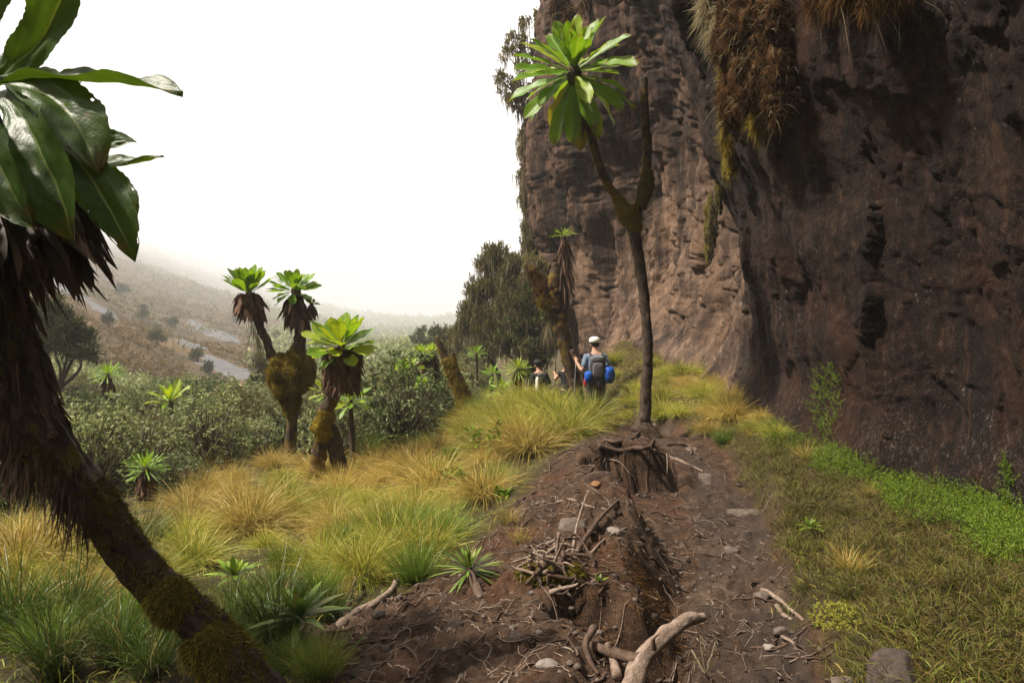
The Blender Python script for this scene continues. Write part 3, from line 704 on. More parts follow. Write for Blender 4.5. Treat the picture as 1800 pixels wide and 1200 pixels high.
# ------------------------------------------------------------------ leaves and rosettes
LT = [0, .10, .25, .40, .55, .68, .80, .90, .96, 1.0]
LW = [.20, .20, .42, .68, .90, 1.0, .93, .68, .40, .03]
def leaf_mesh(L, W, bend=0.4, fold=0.25, wave=0.02, nl=14, nw=6, seed=0, twist=0.0, teeth=0.0, holes=0.0, up=0.0):
    """Leaf along +x, face +z: curls down by bend (rad), up by up at the root; folds at the midrib."""
    g = np.random.default_rng(seed)
    t = np.linspace(0, 1, nl + 1); a = up - bend * t ** 1.4
    dx = np.cos(a); dz = np.sin(a)
    x = np.r_[0, np.cumsum((dx[1:] + dx[:-1]) / 2)] * L / nl; z = np.r_[0, np.cumsum((dz[1:] + dz[:-1]) / 2)] * L / nl
    s = np.linspace(-1, 1, nw + 1)
    wv = np.interp(t, LT, LW) * W / 2
    Yv = wv[:, None] * s[None]
    if teeth: Yv = Yv * (1 + teeth * np.abs(s)[None] ** 8 * np.sign(np.sin(t * 150))[:, None])
    off = np.abs(Yv) * fold + wave * L * (np.abs(s)[None] ** 2) * np.sin(t[:, None] * 17 + g.random() * 6 + 2.0 * np.sign(s)[None]) * np.interp(t, [0, .3, 1], [0, 1, 1])[:, None]
    nxv, nzv = -np.sin(a), np.cos(a)
    tw = twist * t
    yy = Yv * np.cos(tw)[:, None] - off * np.sin(tw)[:, None]; oo = Yv * np.sin(tw)[:, None] + off * np.cos(tw)[:, None]
    V = np.stack([x[:, None] + nxv[:, None] * oo, yy, z[:, None] + nzv[:, None] * oo], -1).reshape(-1, 3)
    i = np.arange(nl)[:, None]; j = np.arange(nw)[None]; q = i * (nw + 1) + j
    F = np.stack([q, q + nw + 1, q + nw + 2, q + 1], -1).reshape(-1, 4)
    tt = np.repeat(t, nw + 1); mid = np.tile(np.abs(s), nl + 1)
    if holes:
        c = np.stack([tt[F].mean(1) * 26, V[F][:, :, 1].mean(1) / W * 22, np.full(len(F), seed * 1.3)], -1)
        keep = vnoise(c, 3) < (0.95 - holes * ss(0.35, 1.0, tt[F].mean(1)) * 0.75)
        F = F[keep]
    return V, [F], {"t": tt, "mid": mid}

def axis_mat(axis):
    return Vector((0, 0, 1)).rotation_difference(Vector([float(c) for c in axis])).to_matrix().to_4x4()

def rosette(root, center, axis, n, L, W, mats, e_in=80, e_out=-40, seed=0, core=None, droop=(0.2, 1.0), scale_in=0.5, nl=12, nw=6, r0=0.06, fold=0.28, wave=0.02, pw=0.85):
    """Growing core with every leaf as its own piece."""
    g = np.random.default_rng(seed)
    cr = core or 0.12 * L
    v, f, _ = blob((0, 0, -cr * 0.6), (cr, cr, cr * 1.5), 14, 10, 0.2, 3, seed)
    ro = link("rosette", make_mesh("rosette", v, f, M_bark), root)
    ro.location = Vector([float(c) for c in center]) - root.location
    ms = []
    for q in range(6):
        fq = q / 5
        ms.append([leaf_mesh(L, W, droop[0] + (droop[1] - droop[0]) * fq + g.uniform(-.15, .15), fold * g.uniform(.6, 1.3), wave, nl, nw, seed * 10 + q + 50 * k, g.uniform(-.35, .35), up=0.25 * fq) for k in range(2)])
    ms = [[make_mesh("leaf", *a[:2], None, a[2]) for a in row] for row in ms]
    A = axis_mat(axis)
    for i in range(n):
        fq = (i + 0.5) / n
        az = i * 2.39996 + g.uniform(-.25, .25)
        el = math.radians(e_in + (e_out - e_in) * fq ** pw + g.uniform(-9, 9))
        s = (scale_in + (1 - scale_in) * min(1, fq * 2.2)) * g.uniform(.86, 1.1)
        me = ms[min(5, int(fq * 6))][int(g.random() < .5)]
        k = 2 if (fq > 0.97 and len(mats) > 2) else (1 if g.random() < 0.3 and len(mats) > 1 else 0)
        o = link("leaf", me, ro)
        M = A @ Matrix.Rotation(az, 4, 'Z') @ Matrix.Translation((r0 * math.cos(el), 0, r0 * math.sin(el) - cr * 0.5 * fq)) @ Matrix.Rotation(-el, 4, 'Y') @ Matrix.Rotation(g.uniform(-.35, .35), 4, 'X') @ Matrix.Scale(s, 4)
        o.matrix_local = M
        if len(me.materials) == 0: me.materials.append(mats[0])
        o.material_slots[0].link = 'OBJECT'; o.material_slots[0].material = mats[k]
    return ro

def skirt(root, top, bot, r_top, r_bot, n, L, W, mat, seed=0, out=0.5, bend=0.5, nseg=4, name="dead_leaf_skirt"):
    """Withered leaves hanging round a stem from top to bottom."""
    g = np.random.default_rng(seed); top = np.asarray(top, float); bot = np.asarray(bot, float)
    f = g.random(n); a = g.random(n) * 2 * PI; rr = (r_top + (r_bot - r_top) * f) * g.uniform(.55, 1.0, n)
    rad = np.column_stack([np.cos(a), np.sin(a), 0 * a])
    B = top + (bot - top) * f[:, None] + rad * rr[:, None] * 0.8
    D = rad * out + np.column_stack([g.normal(0, .15, n), g.normal(0, .15, n), -g.uniform(.5, 1.1, n)])
    v, F, at = blades(B, D, L * g.uniform(.6, 1.25, n), W * g.uniform(.6, 1.2, n), bend, nseg, "lance", np.cross(D, rad) + g.normal(0, .5, (n, 3)), seed)
    v = v + 0.012 * np.stack([vnoise(v * 25, 1), vnoise(v * 25, 2), vnoise(v * 25, 3)], -1)
    return part(name, root, v, F, mat, at, kind="stuff")

def fuzz(V, F, n, L, W, mat, name, root, g, jitter=0.7, bend=0.3, nseg=2, hang=0.0, prof="grass"):
    P, N = surf_points(V, F, n, g)
    D = norm(N + g.normal(0, jitter, (n, 3)) + np.array([0, 0, -hang]))
    v, f, at = blades(P - N * L * 0.1, D, L * g.uniform(.5, 1.3, n), W, bend, nseg, prof, seed=int(g.integers(1e6)))
    return part(name, root, v, f, mat, at, kind="stuff")

def moss_collar(root, pts, radii, n, L, g, mat=None, name="moss", lump=0.6, W=0.006, seed=0):
    """A lumpy cushion of moss round a stretch of stem, bristling with shoots."""
    mat = mat or M_moss
    v, f, at = tube(pts, radii, 26, 18, lump, 9, seed)
    v2, f2, a2 = blades(*(lambda PN: (PN[0], norm(PN[1] + g.normal(0, .6, (n, 3)))))(surf_points(v, f, n, g)), L * g.uniform(.5, 1.3, n), W, 0.4, 2, seed=seed)
    at = {"t": 0.25 + 0.3 * fbm(v * 20, 3, seed), "r": 0.5 + 0.5 * vnoise(v * 60, seed)}
    V, F, A = join([(v, f, at), (v2, f2, a2)])
    return part(name, root, V, F, mat, A)

def trunk(root, pts, radii, mat=None, n=50, seg=18, amp=0.22, freq=14, seed=0, name="trunk", ridges=0.12):
    v, f, a = tube(pts, radii, n, seg, amp, freq, seed, ridges)
    return part(name, root, v, f, mat or M_bark, a)

def pxs(lst, Y):
    return [px(a, b, Y if len(c) == 0 else c[0]) for a, b, *c in lst]

G = np.random.default_rng(5)

# --- the tall forked groundsel beside the path
b0 = on_ground(1.82, 9.5)
T = thing("giant_groundsel", "tall forked giant groundsel with one big bright rosette against the cliff", "tree", b0)
trunk(T, np.vstack([[b0 - [0, 0, .2]], [b0 + [0.02, 0, .05]]] + [[q] for q in pxs([(1136, 680), (1139, 600), (1128, 490), (1112, 395)], 9.5)]), [.14, .105, .074, .068, .074, .088], n=90, seed=3, amp=0.3)
br = pxs([(1112, 400), (1124, 350), (1138, 280), (1134, 205), (1130, 137)], 9.5)
trunk(T, br, [.075, .072, .066, .060, .055], M_bark_moss, n=60, seed=4, name="branch", amp=0.35)
br2 = pxs([(1112, 398), (1092, 362), (1062, 312), (1040, 250), (1020, 172)], 9.5); br2[3][1] -= .1; br2[4][1] -= .2
trunk(T, br2, [.075, .066, .060, .058, .056], M_bark_moss, n=60, seed=5, name="branch", amp=0.3)
moss_collar(T, pxs([(1118, 410), (1108, 380), (1096, 366), (1082, 345)], 9.48), [.07, .125, .11, .06], 2500, .035, G, M_moss, seed=6)
moss_collar(T, pxs([(1127, 365), (1136, 330), (1140, 300)], 9.46), [.08, .095, .07], 1200, .03, G, M_moss_dk, seed=7)
rc = px(1008, 122, 9.2)
rosette(T, rc, (-.05, -.60, .80), 58, .86, .23, [M_leaf, M_leaf_y, M_leaf_old], 86, -68, seed=2, r0=.09, droop=(-.1, .45), nl=14, nw=6, pw=1.0)
skirt(T, rc + [.06, .15, -.10], px(1024, 200, 9.4), .12, .08, 200, .24, .08, M_dead_dk, 8)
fb = tube([b0 + [0, 0, -.1], b0 + [0, 0, .05], b0 + [0.02, 0, .22]], [.30, .24, .11], 20, 24, .3, 6, 9)
part("root_flare", T, fb[0], fb[1], M_bark, fb[2])
fuzz(fb[0], fb[1], 1500, .12, .006, M_moss_red, "root_fibres", T, G, hang=.6)

# --- groundsel with the two heads and the swollen mossy fork
Yd = 11.0
b0 = px(508, 815, Yd); b0[2] = float(ground_z(b0[0], b0[1]))
T = thing("giant_groundsel", "two-headed giant groundsel with a swollen ball of golden moss at its fork", "tree", b0)
trunk(T, [b0 - [0, 0, .2]] + pxs([(511, 780), (514, 730), (510, 690), (515, 650)], Yd), [.11, .085, .08, .11, .12], M_bark_moss, n=40, seed=11)
trunk(T, pxs([(500, 665), (478, 628), (469, 600), (456, 572), (449, 545), (441, 515)], Yd), [.10, .085, .07, .06, .06, .06], M_bark, n=60, seed=12, name="branch", amp=.35)
trunk(T, pxs([(518, 660), (524, 620), (528, 585), (529, 550), (520, 510)], Yd), [.13, .11, .085, .08, .07], M_bark, n=60, seed=13, name="branch", amp=.35)
v1 = blob(px(506, 662, Yd - .05), (.28, .28, .38), 60, 46, .5, 2.6, 3)
v2 = blob(px(540, 652, Yd), (.13, .16, .26), 30, 24, .25, 2.2, 4)
v3 = blob(px(512, 702, Yd), (.14, .15, .30), 30, 24, .25, 2.2, 5)
v4 = blob(px(523, 628, Yd), (.13, .13, .25), 30, 24, .2, 2.2, 6)
V, F, _ = join([v1, v2, v3, v4])
k_ = part("moss_ball", T, V, F, M_moss, {"t": 0.25 + .7 * fbm(V * 9, 4, 2), "r": .5 + .5 * vnoise(V * 40, 3)})
fuzz(V, F, 20000, .05, .008, M_moss, "moss_shoots", T, G, jitter=.5)
c1 = px(437, 512, Yd)
rosette(T, c1, (-.05, -.15, 1), 40, .42, .165, [M_leaf, M_leaf, M_leaf], 84, 8, seed=21, nl=9, nw=4, r0=.07, droop=(-.45, -.15), fold=.25, pw=1.0)
skirt(T, c1 + [0, 0, -.03], px(443, 540, Yd), .19, .15, 320, .20, .09, M_dead, 22, out=.6)
skirt(T, px(440, 545, Yd), px(458, 610, Yd), .05, .03, 70, .42, .012, M_lichen, 23, out=.15, bend=.1, name="hanging_roots")
c2 = px(516, 508, Yd)
rosette(T, c2, (.05, -.25, 1), 48, .37, .15, [M_leaf, M_leaf, M_leaf_old], 84, -45, seed=24, nl=9, nw=4, r0=.07, droop=(-.4, .1), fold=.25, pw=1.0)
skirt(T, c2 + [0, 0, -.12], px(527, 560, Yd), .14, .13, 260, .19, .08, M_dead_dk, 25, out=.5)
c3 = px(548, 535, Yd)
rosette(T, c3, (.7, -.1, .7), 7, .14, .07, [M_leaf], 60, -10, seed=26, nl=6, nw=4, r0=.02)
trunk(T, [px(530, 565, Yd), px(541, 548, Yd), c3], [.04, .035, .03], n=12, seg=8, seed=27, name="side_shoot")
skirt(T, c3, px(545, 552, Yd), .05, .05, 60, .14, .05, M_dead_dk, 28)

# --- single-headed groundsel in front of it, with the shaggy collar
Yc = 8.9
b0 = px(556, 850, Yc); b0[2] = float(ground_z(b0[0], b0[1]))
T = thing("giant_groundsel", "stocky giant groundsel with a lime rosette above a thick brown collar", "tree", b0)
trunk(T, [b0 - [0, 0, .15]] + pxs([(560, 800), (566, 765), (571, 725), (588, 695), (597, 640)], Yc), [.12, .10, .095, .085, .08, .10], M_bark_moss, n=60, seed=31)
trunk(T, pxs([(604, 850), (594, 805), (582, 765), (572, 735)], Yc + .05), [.12, .10, .10, .07], M_bark, n=40, seed=32, name="prop_root", amp=.3)
moss_collar(T, pxs([(566, 775), (569, 750), (575, 722)], Yc - .02), [.085, .125, .09], 2600, .03, G, M_moss, seed=33)
c1 = px(601, 606, Yc)
V, F, A = tube(pxs([(599, 688), (601, 678), (601, 650), (600, 622), (600, 610)], Yc), [.09, .20, .24, .235, .18], 26, 30, .12, 12, 34)
part("collar", T, V, F, M_dead, {"t": .4 + .4 * fbm(V * 14, 3, 4), "r": .5 + .5 * vnoise(V * 30, 5)})
skirt(T, c1 + [0, 0, -.05], px(601, 676, Yc), .30, .25, 1100, .13, .045, M_dead, 35, out=.45)
rosette(T, c1, (-.05, -.30, .95), 46, .45, .185, [M_leaf_y, M_leaf, M_leaf_old], 84, -30, seed=36, nl=10, nw=6, r0=.08, droop=(-.4, .1), fold=.25, pw=1.0)

# --- smaller groundsels behind and beside
def small_groundsel(label, base_px, Y, head_px, L, W, n, mats, seed, stem_r=.07, axis=(0, -.25, 1), e_out=-30, skirt_r=.0, bend=0.0, mat=None, skl=.2):
    b0 = px(*base_px, Y); b0[2] = float(ground_z(b0[0], b0[1]))
    T = thing("small_groundsel", label, "plant", b0, "small groundsels")
    c = px(*head_px, Y)
    trunk(T, [b0 - [0, 0, .2], b0 * .6 + c * .4 + [bend, 0, 0], c], [stem_r * 1.2, stem_r, stem_r * .8], mat or M_bark, n=24, seg=10, seed=seed)
    rosette(T, c, axis, n, L, W, mats, 80, e_out, seed=seed, nl=7, nw=4, r0=.04, droop=(-.1, .3), pw=1.0)
    if skirt_r: skirt(T, c + [0, 0, -.03], c * .45 + b0 * .55, skirt_r, skirt_r * .7, 220, skl, .06, M_dead, seed + 1)
    return T
small_groundsel("pale rosette groundsel close behind the stocky one's leaning stem", (622, 790), 9.6, (616, 705), .30, .085, 30, [M_leaf, M_leaf_y], 41, .035)
small_groundsel("half-hidden bright rosette peeping out left of the stocky groundsel's stem", (575, 740), 10.2, (574, 690), .26, .08, 20, [M_leaf_y, M_leaf], 42, .04)
small_groundsel("thick-stemmed groundsel with a spiky rosette at the valley edge, beside the stream", (728, 715), 14.5, (714, 652), .38, .085, 40, [M_leaf, M_leaf_y], 43, .15, skirt_r=.2, axis=(-.2, -.3, 1), bend=-.03)
small_groundsel("yellow-green groundsel head between the spiky one and the leaning mossy trunk", (752, 690), 15.5, (738, 622), .30, .08, 34, [M_leaf_y, M_leaf], 44, .10, skirt_r=.2)
small_groundsel("groundsel head touching the top of the leaning mossy trunk", (766, 690), 15.8, (757, 618), .28, .07, 26, [M_leaf_y, M_leaf], 45, .08, skirt_r=.16)
small_groundsel("low pale groundsel in the shrubs right of the spiky one", (744, 705), 13.8, (744, 676), .28, .07, 28, [M_leaf, M_leaf_y], 46, .05)
small_groundsel("sunlit groundsel rosette in the middle of the shrub thicket", (300, 735), 14.5, (299, 705), .50, .12, 26, [M_leaf_y, M_leaf, M_leaf_old], 47, .07, e_out=-10)
small_groundsel("narrow-leaved groundsel below the dark bush beside the black trunk", (190, 715), 15, (189, 658), .36, .035, 60, [M_leaf, M_leaf], 48, .05, skirt_r=.08)
small_groundsel("groundsel rosette on a bare reddish stem in front of the thicket", (264, 880), 7.6, (256, 822), .21, .022, 70, [M_leaf, M_leaf], 49, .05, skirt_r=.06, e_out=-35, skl=.12)
small_groundsel("pale spiky rosette just left of the seated hiker's bush", (915, 690), 15.5, (910, 648), .34, .03, 70, [M_leaf_y, M_leaf], 50, .06, e_out=-50, skirt_r=.06)
small_groundsel("spiky rosette at the top edge of the golden grass slope", (884, 715), 13, (882, 684), .30, .03, 60, [M_leaf, M_leaf_y], 51, .05, e_out=-40)
small_groundsel("grey-green rosette among the shrubs below the tree heaths", (862, 700), 16, (865, 657), .28, .05, 30, [M_leaf, M_leaf], 52, .05)
small_groundsel("small rosette at the foot of the leaning mossy trunk", (790, 760), 11.5, (790, 743), .21, .03, 40, [M_leaf, M_leaf_y], 53, .03, e_out=-30)
small_groundsel("rosette high in the lichen-hung shrubs under the tree heaths", (838, 690), 17.5, (838, 620), .26, .05, 26, [M_leaf, M_leaf], 54, .04)
small_groundsel("tiny green rosette behind the leaning mossy trunk's base", (834, 745), 11.8, (836, 722), .2, .04, 22, [M_leaf, M_leaf], 55, .03)

# --- leaning trunk covered with moss
Ym = 13.5
b0 = px(832, 745, Ym); b0[2] = float(ground_z(b0[0], b0[1]))
T = thing("dead_groundsel", "leaning forked trunk cushioned with golden moss, without leaves", "tree", b0)
tp = pxs([(826, 728), (812, 690), (796, 655), (782, 630), (772, 605), (766, 592)], Ym)
trunk(T, [b0 - [0, 0, .3]] + tp, [.24, .19, .14, .11, .08, .06, .04], M_bark_moss, n=50, seed=61)
moss_collar(T, tp[:4], [.20, .155, .125, .08], 3500, .05, G, M_moss, seed=62, lump=.25, W=.009)
trunk(T, pxs([(800, 652), (797, 640), (795, 620)], Ym), [.09, .07, .055], M_bark_moss, n=16, seg=10, seed=63, name="branch_stub")
moss_collar(T, pxs([(800, 660), (797, 645), (796, 625)], Ym), [.11, .09, .05], 700, .04, G, M_moss, seed=64, W=.009)

# --- broken, dying groundsel by the hikers
Yb = 14.6
b0 = px(1022, 715, Yb); b0[2] = float(ground_z(b0[0], b0[1]))
T = thing("dying_groundsel", "dying forked groundsel with mossy limbs and a tiny green tuft on top", "tree", b0)
trunk(T, [b0 - [0, 0, .2]] + pxs([(1012, 680), (1000, 630), (986, 570), (976, 530)], Yb), [.20, .16, .15, .17, .18], M_bark_moss, n=60, seed=71, amp=.3)
trunk(T, pxs([(978, 540), (962, 520), (948, 495), (938, 478), (925, 463)], Yb), [.15, .14, .12, .10, .08], M_bark_moss, n=40, seed=72, name="limb", amp=.3)
moss_collar(T, pxs([(975, 540), (958, 518), (946, 492), (934, 474)], Yb), [.15, .18, .135, .10], 2500, .06, G, M_moss_red, seed=73, W=.01)
moss_collar(T, pxs([(970, 545), (957, 525), (952, 515)], Yb - .05), [.10, .16, .10], 900, .06, G, M_moss, seed=83, W=.01)
trunk(T, pxs([(976, 545), (974, 500), (978, 462)], Yb - .05), [.16, .13, .09], M_bark_moss, n=40, seed=74, name="limb", amp=.3)
trunk(T, pxs([(985, 545), (988, 490), (992, 440), (990, 415)], Yb + .05), [.12, .11, .11, .05], M_bark, n=40, seed=75, name="limb", amp=.3)
skirt(T, px(991, 418, Yb), px(988, 500, Yb), .07, .12, 420, .36, .05, M_dead, 76, out=.3)
skirt(T, px(977, 455, Yb), px(975, 500, Yb), .08, .12, 200, .24, .05, M_dead, 77, out=.4)
rosette(T, px(991, 415, Yb), (0, -.1, 1), 26, .30, .022, [M_leaf, M_leaf_y], 85, 0, seed=78, nl=6, nw=2, r0=.02)
skirt(T, px(968, 560, Yb), px(960, 575, Yb), .1, .1, 60, .5, .01, M_lichen, 79, out=.2, bend=.1, name="hanging_lichen")
b1 = px(1046, 700, 14.2); b1[2] = float(ground_z(b1[0], b1[1]))
V, F, A = tube([b1 - [0, 0, .2]] + pxs([(1036, 678), (1020, 645), (1004, 615)], 14.25), [.10, .085, .075, .05], 40, 14, .25, 10, 81)
solo("leaning_log", V, F, M_wood_dk, "reddish bare log leaning on the dying groundsel beside the hiker", "log", base=b1, attrs=A)

# --- the big dark groundsel at the left edge, close by
Yf = 2.7
b0 = px(480, 1255, 2.62); b0[2] = float(ground_z(b0[0], b0[1]))
T = thing("giant_groundsel", "huge dark giant groundsel leaning in from the left edge, seen from below", "tree", b0)
fp = [b0 - [-.05, 0, .15], px(430, 1190, 2.64), px(362, 1110, 2.66), px(280, 1030, 2.68), px(205, 940, 2.7), px(140, 860, 2.7), px(82, 785, 2.72), px(36, 690, 2.74), px(4, 590, 2.76), px(-18, 470, 2.78), px(-36, 330, 2.78)]
trunk(T, fp, [.12, .092, .076, .070, .070, .078, .09, .095, .095, .09, .08], M_bark_fg, n=170, seg=48, amp=.16, freq=22, seed=91, ridges=.30)
V, F, A = tube(fp, [.12, .092, .076, .070, .070, .078, .09, .095, .095, .09, .08], 170, 48, .16, 22, 91, .30)
g = np.random.default_rng(92)
def patchy(name, V, F, n, L, W, mat, lo, hi, th, seed, hang=0.0, bend=.35, prof="grass", nseg=2, topside=0.0):
    P, N = surf_points(V, F, n * 4, g)
    sy = 565 - 1200 * (P[:, 2] - EYE) / P[:, 1]
    ok = (sy > lo) & (sy < hi) & (fbm(P * 7, 3, seed) > th) & (N @ np.array([.55, -.3, .75]) > topside)
    P, N = P[ok][:n], N[ok][:n]
    D = norm(N + g.normal(0, .7, P.shape) + [0, 0, -hang])
    v, f, at = blades(P, D, L * g.uniform(.5, 1.4, len(P)), W * g.uniform(.7, 1.3, len(P)), bend, nseg, prof, seed=seed)
    return part(name, T, v, f, mat, at, kind="stuff")
patchy("moss", V, F, 7000, .022, .0045, M_moss_dk, 780, 960, -.12, 93, topside=-.2)
patchy("moss", V, F, 6000, .026, .005, M_moss_dk, 960, 1260, .10, 94)
patchy("moss", V, F, 1500, .022, .004, M_moss, 790, 1000, .15, 95, topside=.3)
collar = moss_collar(T, [px(330, 1080, 2.65), px(306, 1056, 2.66), px(282, 1033, 2.67)], [.062, .084, .066], 4000, .024, G, M_moss_dk, seed=96, W=.004)
collar = moss_collar(T, [px(412, 1172, 2.63), px(386, 1142, 2.64), px(358, 1106, 2.65)], [.074, .094, .070], 4000, .028, G, M_moss_dk, seed=97, W=.004)
# shaggy dead leaves clothing the upper stem
ax = np.array(fp[6:]); cl = smooth_path(ax, 60); rad_ = np.interp(np.linspace(0, 1, 60), [0, .15, .4, .7, 1], [.085, .10, .11, .105, .09])
nS = 2600; kk = g.integers(0, 60, nS); aa = g.random(nS) * 2 * PI
rd = np.column_stack([np.cos(aa), np.sin(aa) * .9, 0 * aa]); Bp = cl[kk] + rd * (rad_[kk] * g.uniform(.65, 1, nS))[:, None]
Dp = rd * .25 + np.column_stack([g.normal(.12, .15, nS), g.normal(0, .15, nS), -np.ones(nS)])
v, f, at = blades(Bp, Dp, g.uniform(.08, .22, nS), g.uniform(.008, .026, nS), .15, 5, "lance", seed=98)
v = v + .012 * np.stack([vnoise(v * 30, 1), vnoise(v * 30, 2), vnoise(v * 30, 3)], -1)
part("dead_leaf_skirt", T, v, f, M_dead_dk, at, kind="stuff")
v, f, at = tube(cl[::4], rad_[::4] * .9, 60, 30, .18, 16, 99, .25)
part("dead_leaf_core", T, v, f, M_dead_dk, {"t": .3 + .3 * fbm(v * 30, 3, 1), "r": .5 + .5 * vnoise(v * 80, 2)})
hr = [px(x_, y_, 2.62) for x_, y_ in [(100, 830), (112, 850), (125, 870), (140, 890), (90, 820), (150, 905), (118, 862), (132, 880)]]
v, f, at = blades(np.repeat(hr, 40, 0) + g.normal(0, .03, (320, 3)), np.column_stack([g.normal(0, .12, 320), g.normal(0, .12, 320), -np.ones(320)]), g.uniform(.05, .18, 320), .006, .1, 4, seed=100)
part("hanging_roots", T, v, f, M_dead_dk, at, kind="stuff")
# leaf shelf of dead leaves under the crown
cc = px(-30, 265, 2.78)
nS = 420; aa = g.random(nS) * 2 * PI; rd = np.column_stack([np.cos(aa), np.sin(aa), 0 * aa])
Bp = cc + rd * g.uniform(.05, .30, nS)[:, None] + np.column_stack([0 * aa, 0 * aa, -g.uniform(.12, .30, nS)])
v, f, at = blades(Bp, rd * .75 + np.column_stack([g.normal(0, .2, nS), g.normal(0, .2, nS), -g.uniform(.3, 1, nS)]), g.uniform(.16, .34, nS), g.uniform(.03, .08, nS), .45, 6, "lance", seed=101)
v = v + .02 * np.stack([vnoise(v * 22, 1), vnoise(v * 22, 2), vnoise(v * 22, 3)], -1)
part("dead_leaf_fringe", T, v, f, M_dead_dk, at, kind="stuff")
cv = blob(cc, (.10, .10, .2), 20, 14, .2, 3, 5)
ro = part("rosette", T, cv[0], cv[1], M_dead_dk, {"t": np.zeros(len(cv[0])), "r": np.zeros(len(cv[0]))})

def free_leaf(p0, p1, sagv, W, nrm, seed, fold=.3, wave=.02, holes=0.0, mat=None, roll=0.0):
    """A large leaf from p0 to p1 that bows by sagv; its face looks along nrm."""
    p0, p1, sagv, nrm = [np.asarray(q, float) for q in (p0, p1, sagv, nrm)]
    nl, nw = 48, 22
    t = np.linspace(0, 1, nl + 1)[:, None]
    c = p0 * (1 - t) + p1 * t + sagv * (4 * t * (1 - t))
    Tn = norm(np.gradient(c, axis=0)); S = norm(np.cross(nrm, Tn)); N = np.cross(Tn, S)
    s = np.linspace(-1, 1, nw + 1); tt = t[:, 0]
    wv = np.interp(tt, [0, .1, .3, .5, .7, .85, .95, 1], [.35, .4, .7, .95, 1, .78, .38, .02]) * W / 2
    teeth = 1 + .022 * (np.abs(s)[None] ** 10) * np.sign(np.sin(tt * 190))[:, None]
    y = wv[:, None] * s[None] * teeth
    L = np.linalg.norm(p1 - p0)
    z = np.abs(y) * fold + wave * L * (s[None] ** 2) * np.sin(tt[:, None] * 15 + seed + 2.0 * np.sign(s)[None]) + .014 * fbm(np.stack(np.broadcast_arrays(tt[:, None] * 7, s[None] * 2.2, np.float64(seed * 1.7)), -1), 3, seed)
    P = c[:, None] + S[:, None] * y[..., None] + N[:, None] * z[..., None]
    V = P.reshape(-1, 3)
    i = np.arange(nl)[:, None]; j = np.arange(nw)[None]; q = i * (nw + 1) + j
    F = np.stack([q, q + nw + 1, q + nw + 2, q + 1], -1).reshape(-1, 4)
    if holes:
        ft = np.repeat(tt, nw + 1)[F].mean(1); fs = np.abs(np.tile(s, nl + 1))[F].mean(1)
        cpos = np.stack([ft * 30, np.tile(s, nl + 1)[F].mean(1) * 8, np.full(len(F), seed * 1.7)], -1)
        F = F[vnoise(cpos, 7) < .92 - holes * ss(.55, 1, ft) * ss(.2, .8, fs) * .55]
    o = part("leaf", T, V, F, mat or M_leaf_fg, {"t": np.repeat(tt, nw + 1), "mid": np.tile(np.abs(s), nl + 1)})
    o.parent = ro; return o
LV = [  # root, tip (photo position, distance), bow, width, facing
    ((-30, 150, 2.78), (122, -60, 2.6), (.06, 0, -.05), .20, (.3, -.9, .3), .3, 0),
    ((-40, 140, 2.75), (25, -90, 2.55), (-.02, 0, .02), .18, (.1, -1, .1), .3, 0),
    ((-20, 130, 2.9), (70, 97, 3.05), (0, 0, .03), .09, (-.2, -.4, .9), .2, 0),
    ((-20, 140, 2.9), (25, 95, 3.1), (0, 0, .02), .10, (-.1, -.8, .5), .2, 0),
    ((-30, 150, 2.72), (322, 163, 2.55), (0, -.02, .025), .155, (.05, -.35, .93), .45, .5),
    ((20, 210, 2.95), (143, 122, 3.0), (.03, 0, 0), .12, (.2, -.9, .3), .2, 0),
    ((-20, 150, 2.70), (172, 305, 2.50), (.07, -.03, .10), .22, (.25, -.80, .55), .35, .2),
    ((60, 280, 2.95), (240, 250, 3.0), (.0, 0, .03), .115, (.0, -.85, .5), .25, 0),
    ((60, 285, 2.8), (288, 275, 2.75), (0, 0, -.03), .10, (.05, -.5, .85), .4, .9),
    ((50, 270, 2.85), (240, 385, 2.85), (.03, 0, .05), .17, (.25, -.85, .45), .25, .6),
    ((10, 170, 2.62), (132, 428, 2.42), (.05, -.06, .05), .24, (-.30, -.9, .25), .45, .15),
    ((30, 200, 2.66), (238, 460, 2.50), (.05, -.05, .07), .155, (.55, -.75, .3), .5, .6),
    ((20, 220, 2.75), (178, 290, 2.62), (.03, -.03, .05), .15, (.0, -.8, .6), .3, .3),
    ((-20, 200, 2.55), (60, 400, 2.35), (-.02, -.06, .05), .20, (-.25, -.95, .2), .4, .2),
    ((-40, 220, 2.6), (-10, 440, 2.35), (-.05, -.06, .05), .22, (-.2, -.95, .2), .4, .2),
    ((40, 240, 2.9), (200, 420, 2.95), (.06, 0, .05), .16, (.4, -.85, .3), .3, .2),
    ((-60, 180, 2.7), (-260, 90, 2.6), (0, 0, .06), .2, (0, -.6, .8), .4, 0),
    ((-60, 200, 2.7), (-280, 240, 2.6), (0, 0, .08), .2, (0, -.6, .8), .4, 0),
    ((-60, 230, 2.7), (-220, 380, 2.6), (-.04, 0, .08), .2, (-.3, -.8, .5), .4, .2),
    ((-50, 140, 2.7), (-140, -60, 2.6), (-.04, 0, 0), .2, (-.2, -.9, .2), .3, 0),
    ((-40, 180, 2.95), (-60, 60, 3.35), (0, 0, .08), .2, (0, -.3, .9), .3, 0),
    ((-20, 200, 2.95), (120, 190, 3.4), (0, 0, .08), .2, (0, -.3, .9), .3, 0),
    ((-30, 240, 2.95), (70, 330, 3.35), (0, 0, .10), .2, (.2, .2, .9), .3, .2)]
for q, (r_, t_, sg, W_, nr, fo, ho) in enumerate(LV):
    free_leaf(px(*r_), px(*t_), sg, W_, nr, q + 1, fo, .018, ho)

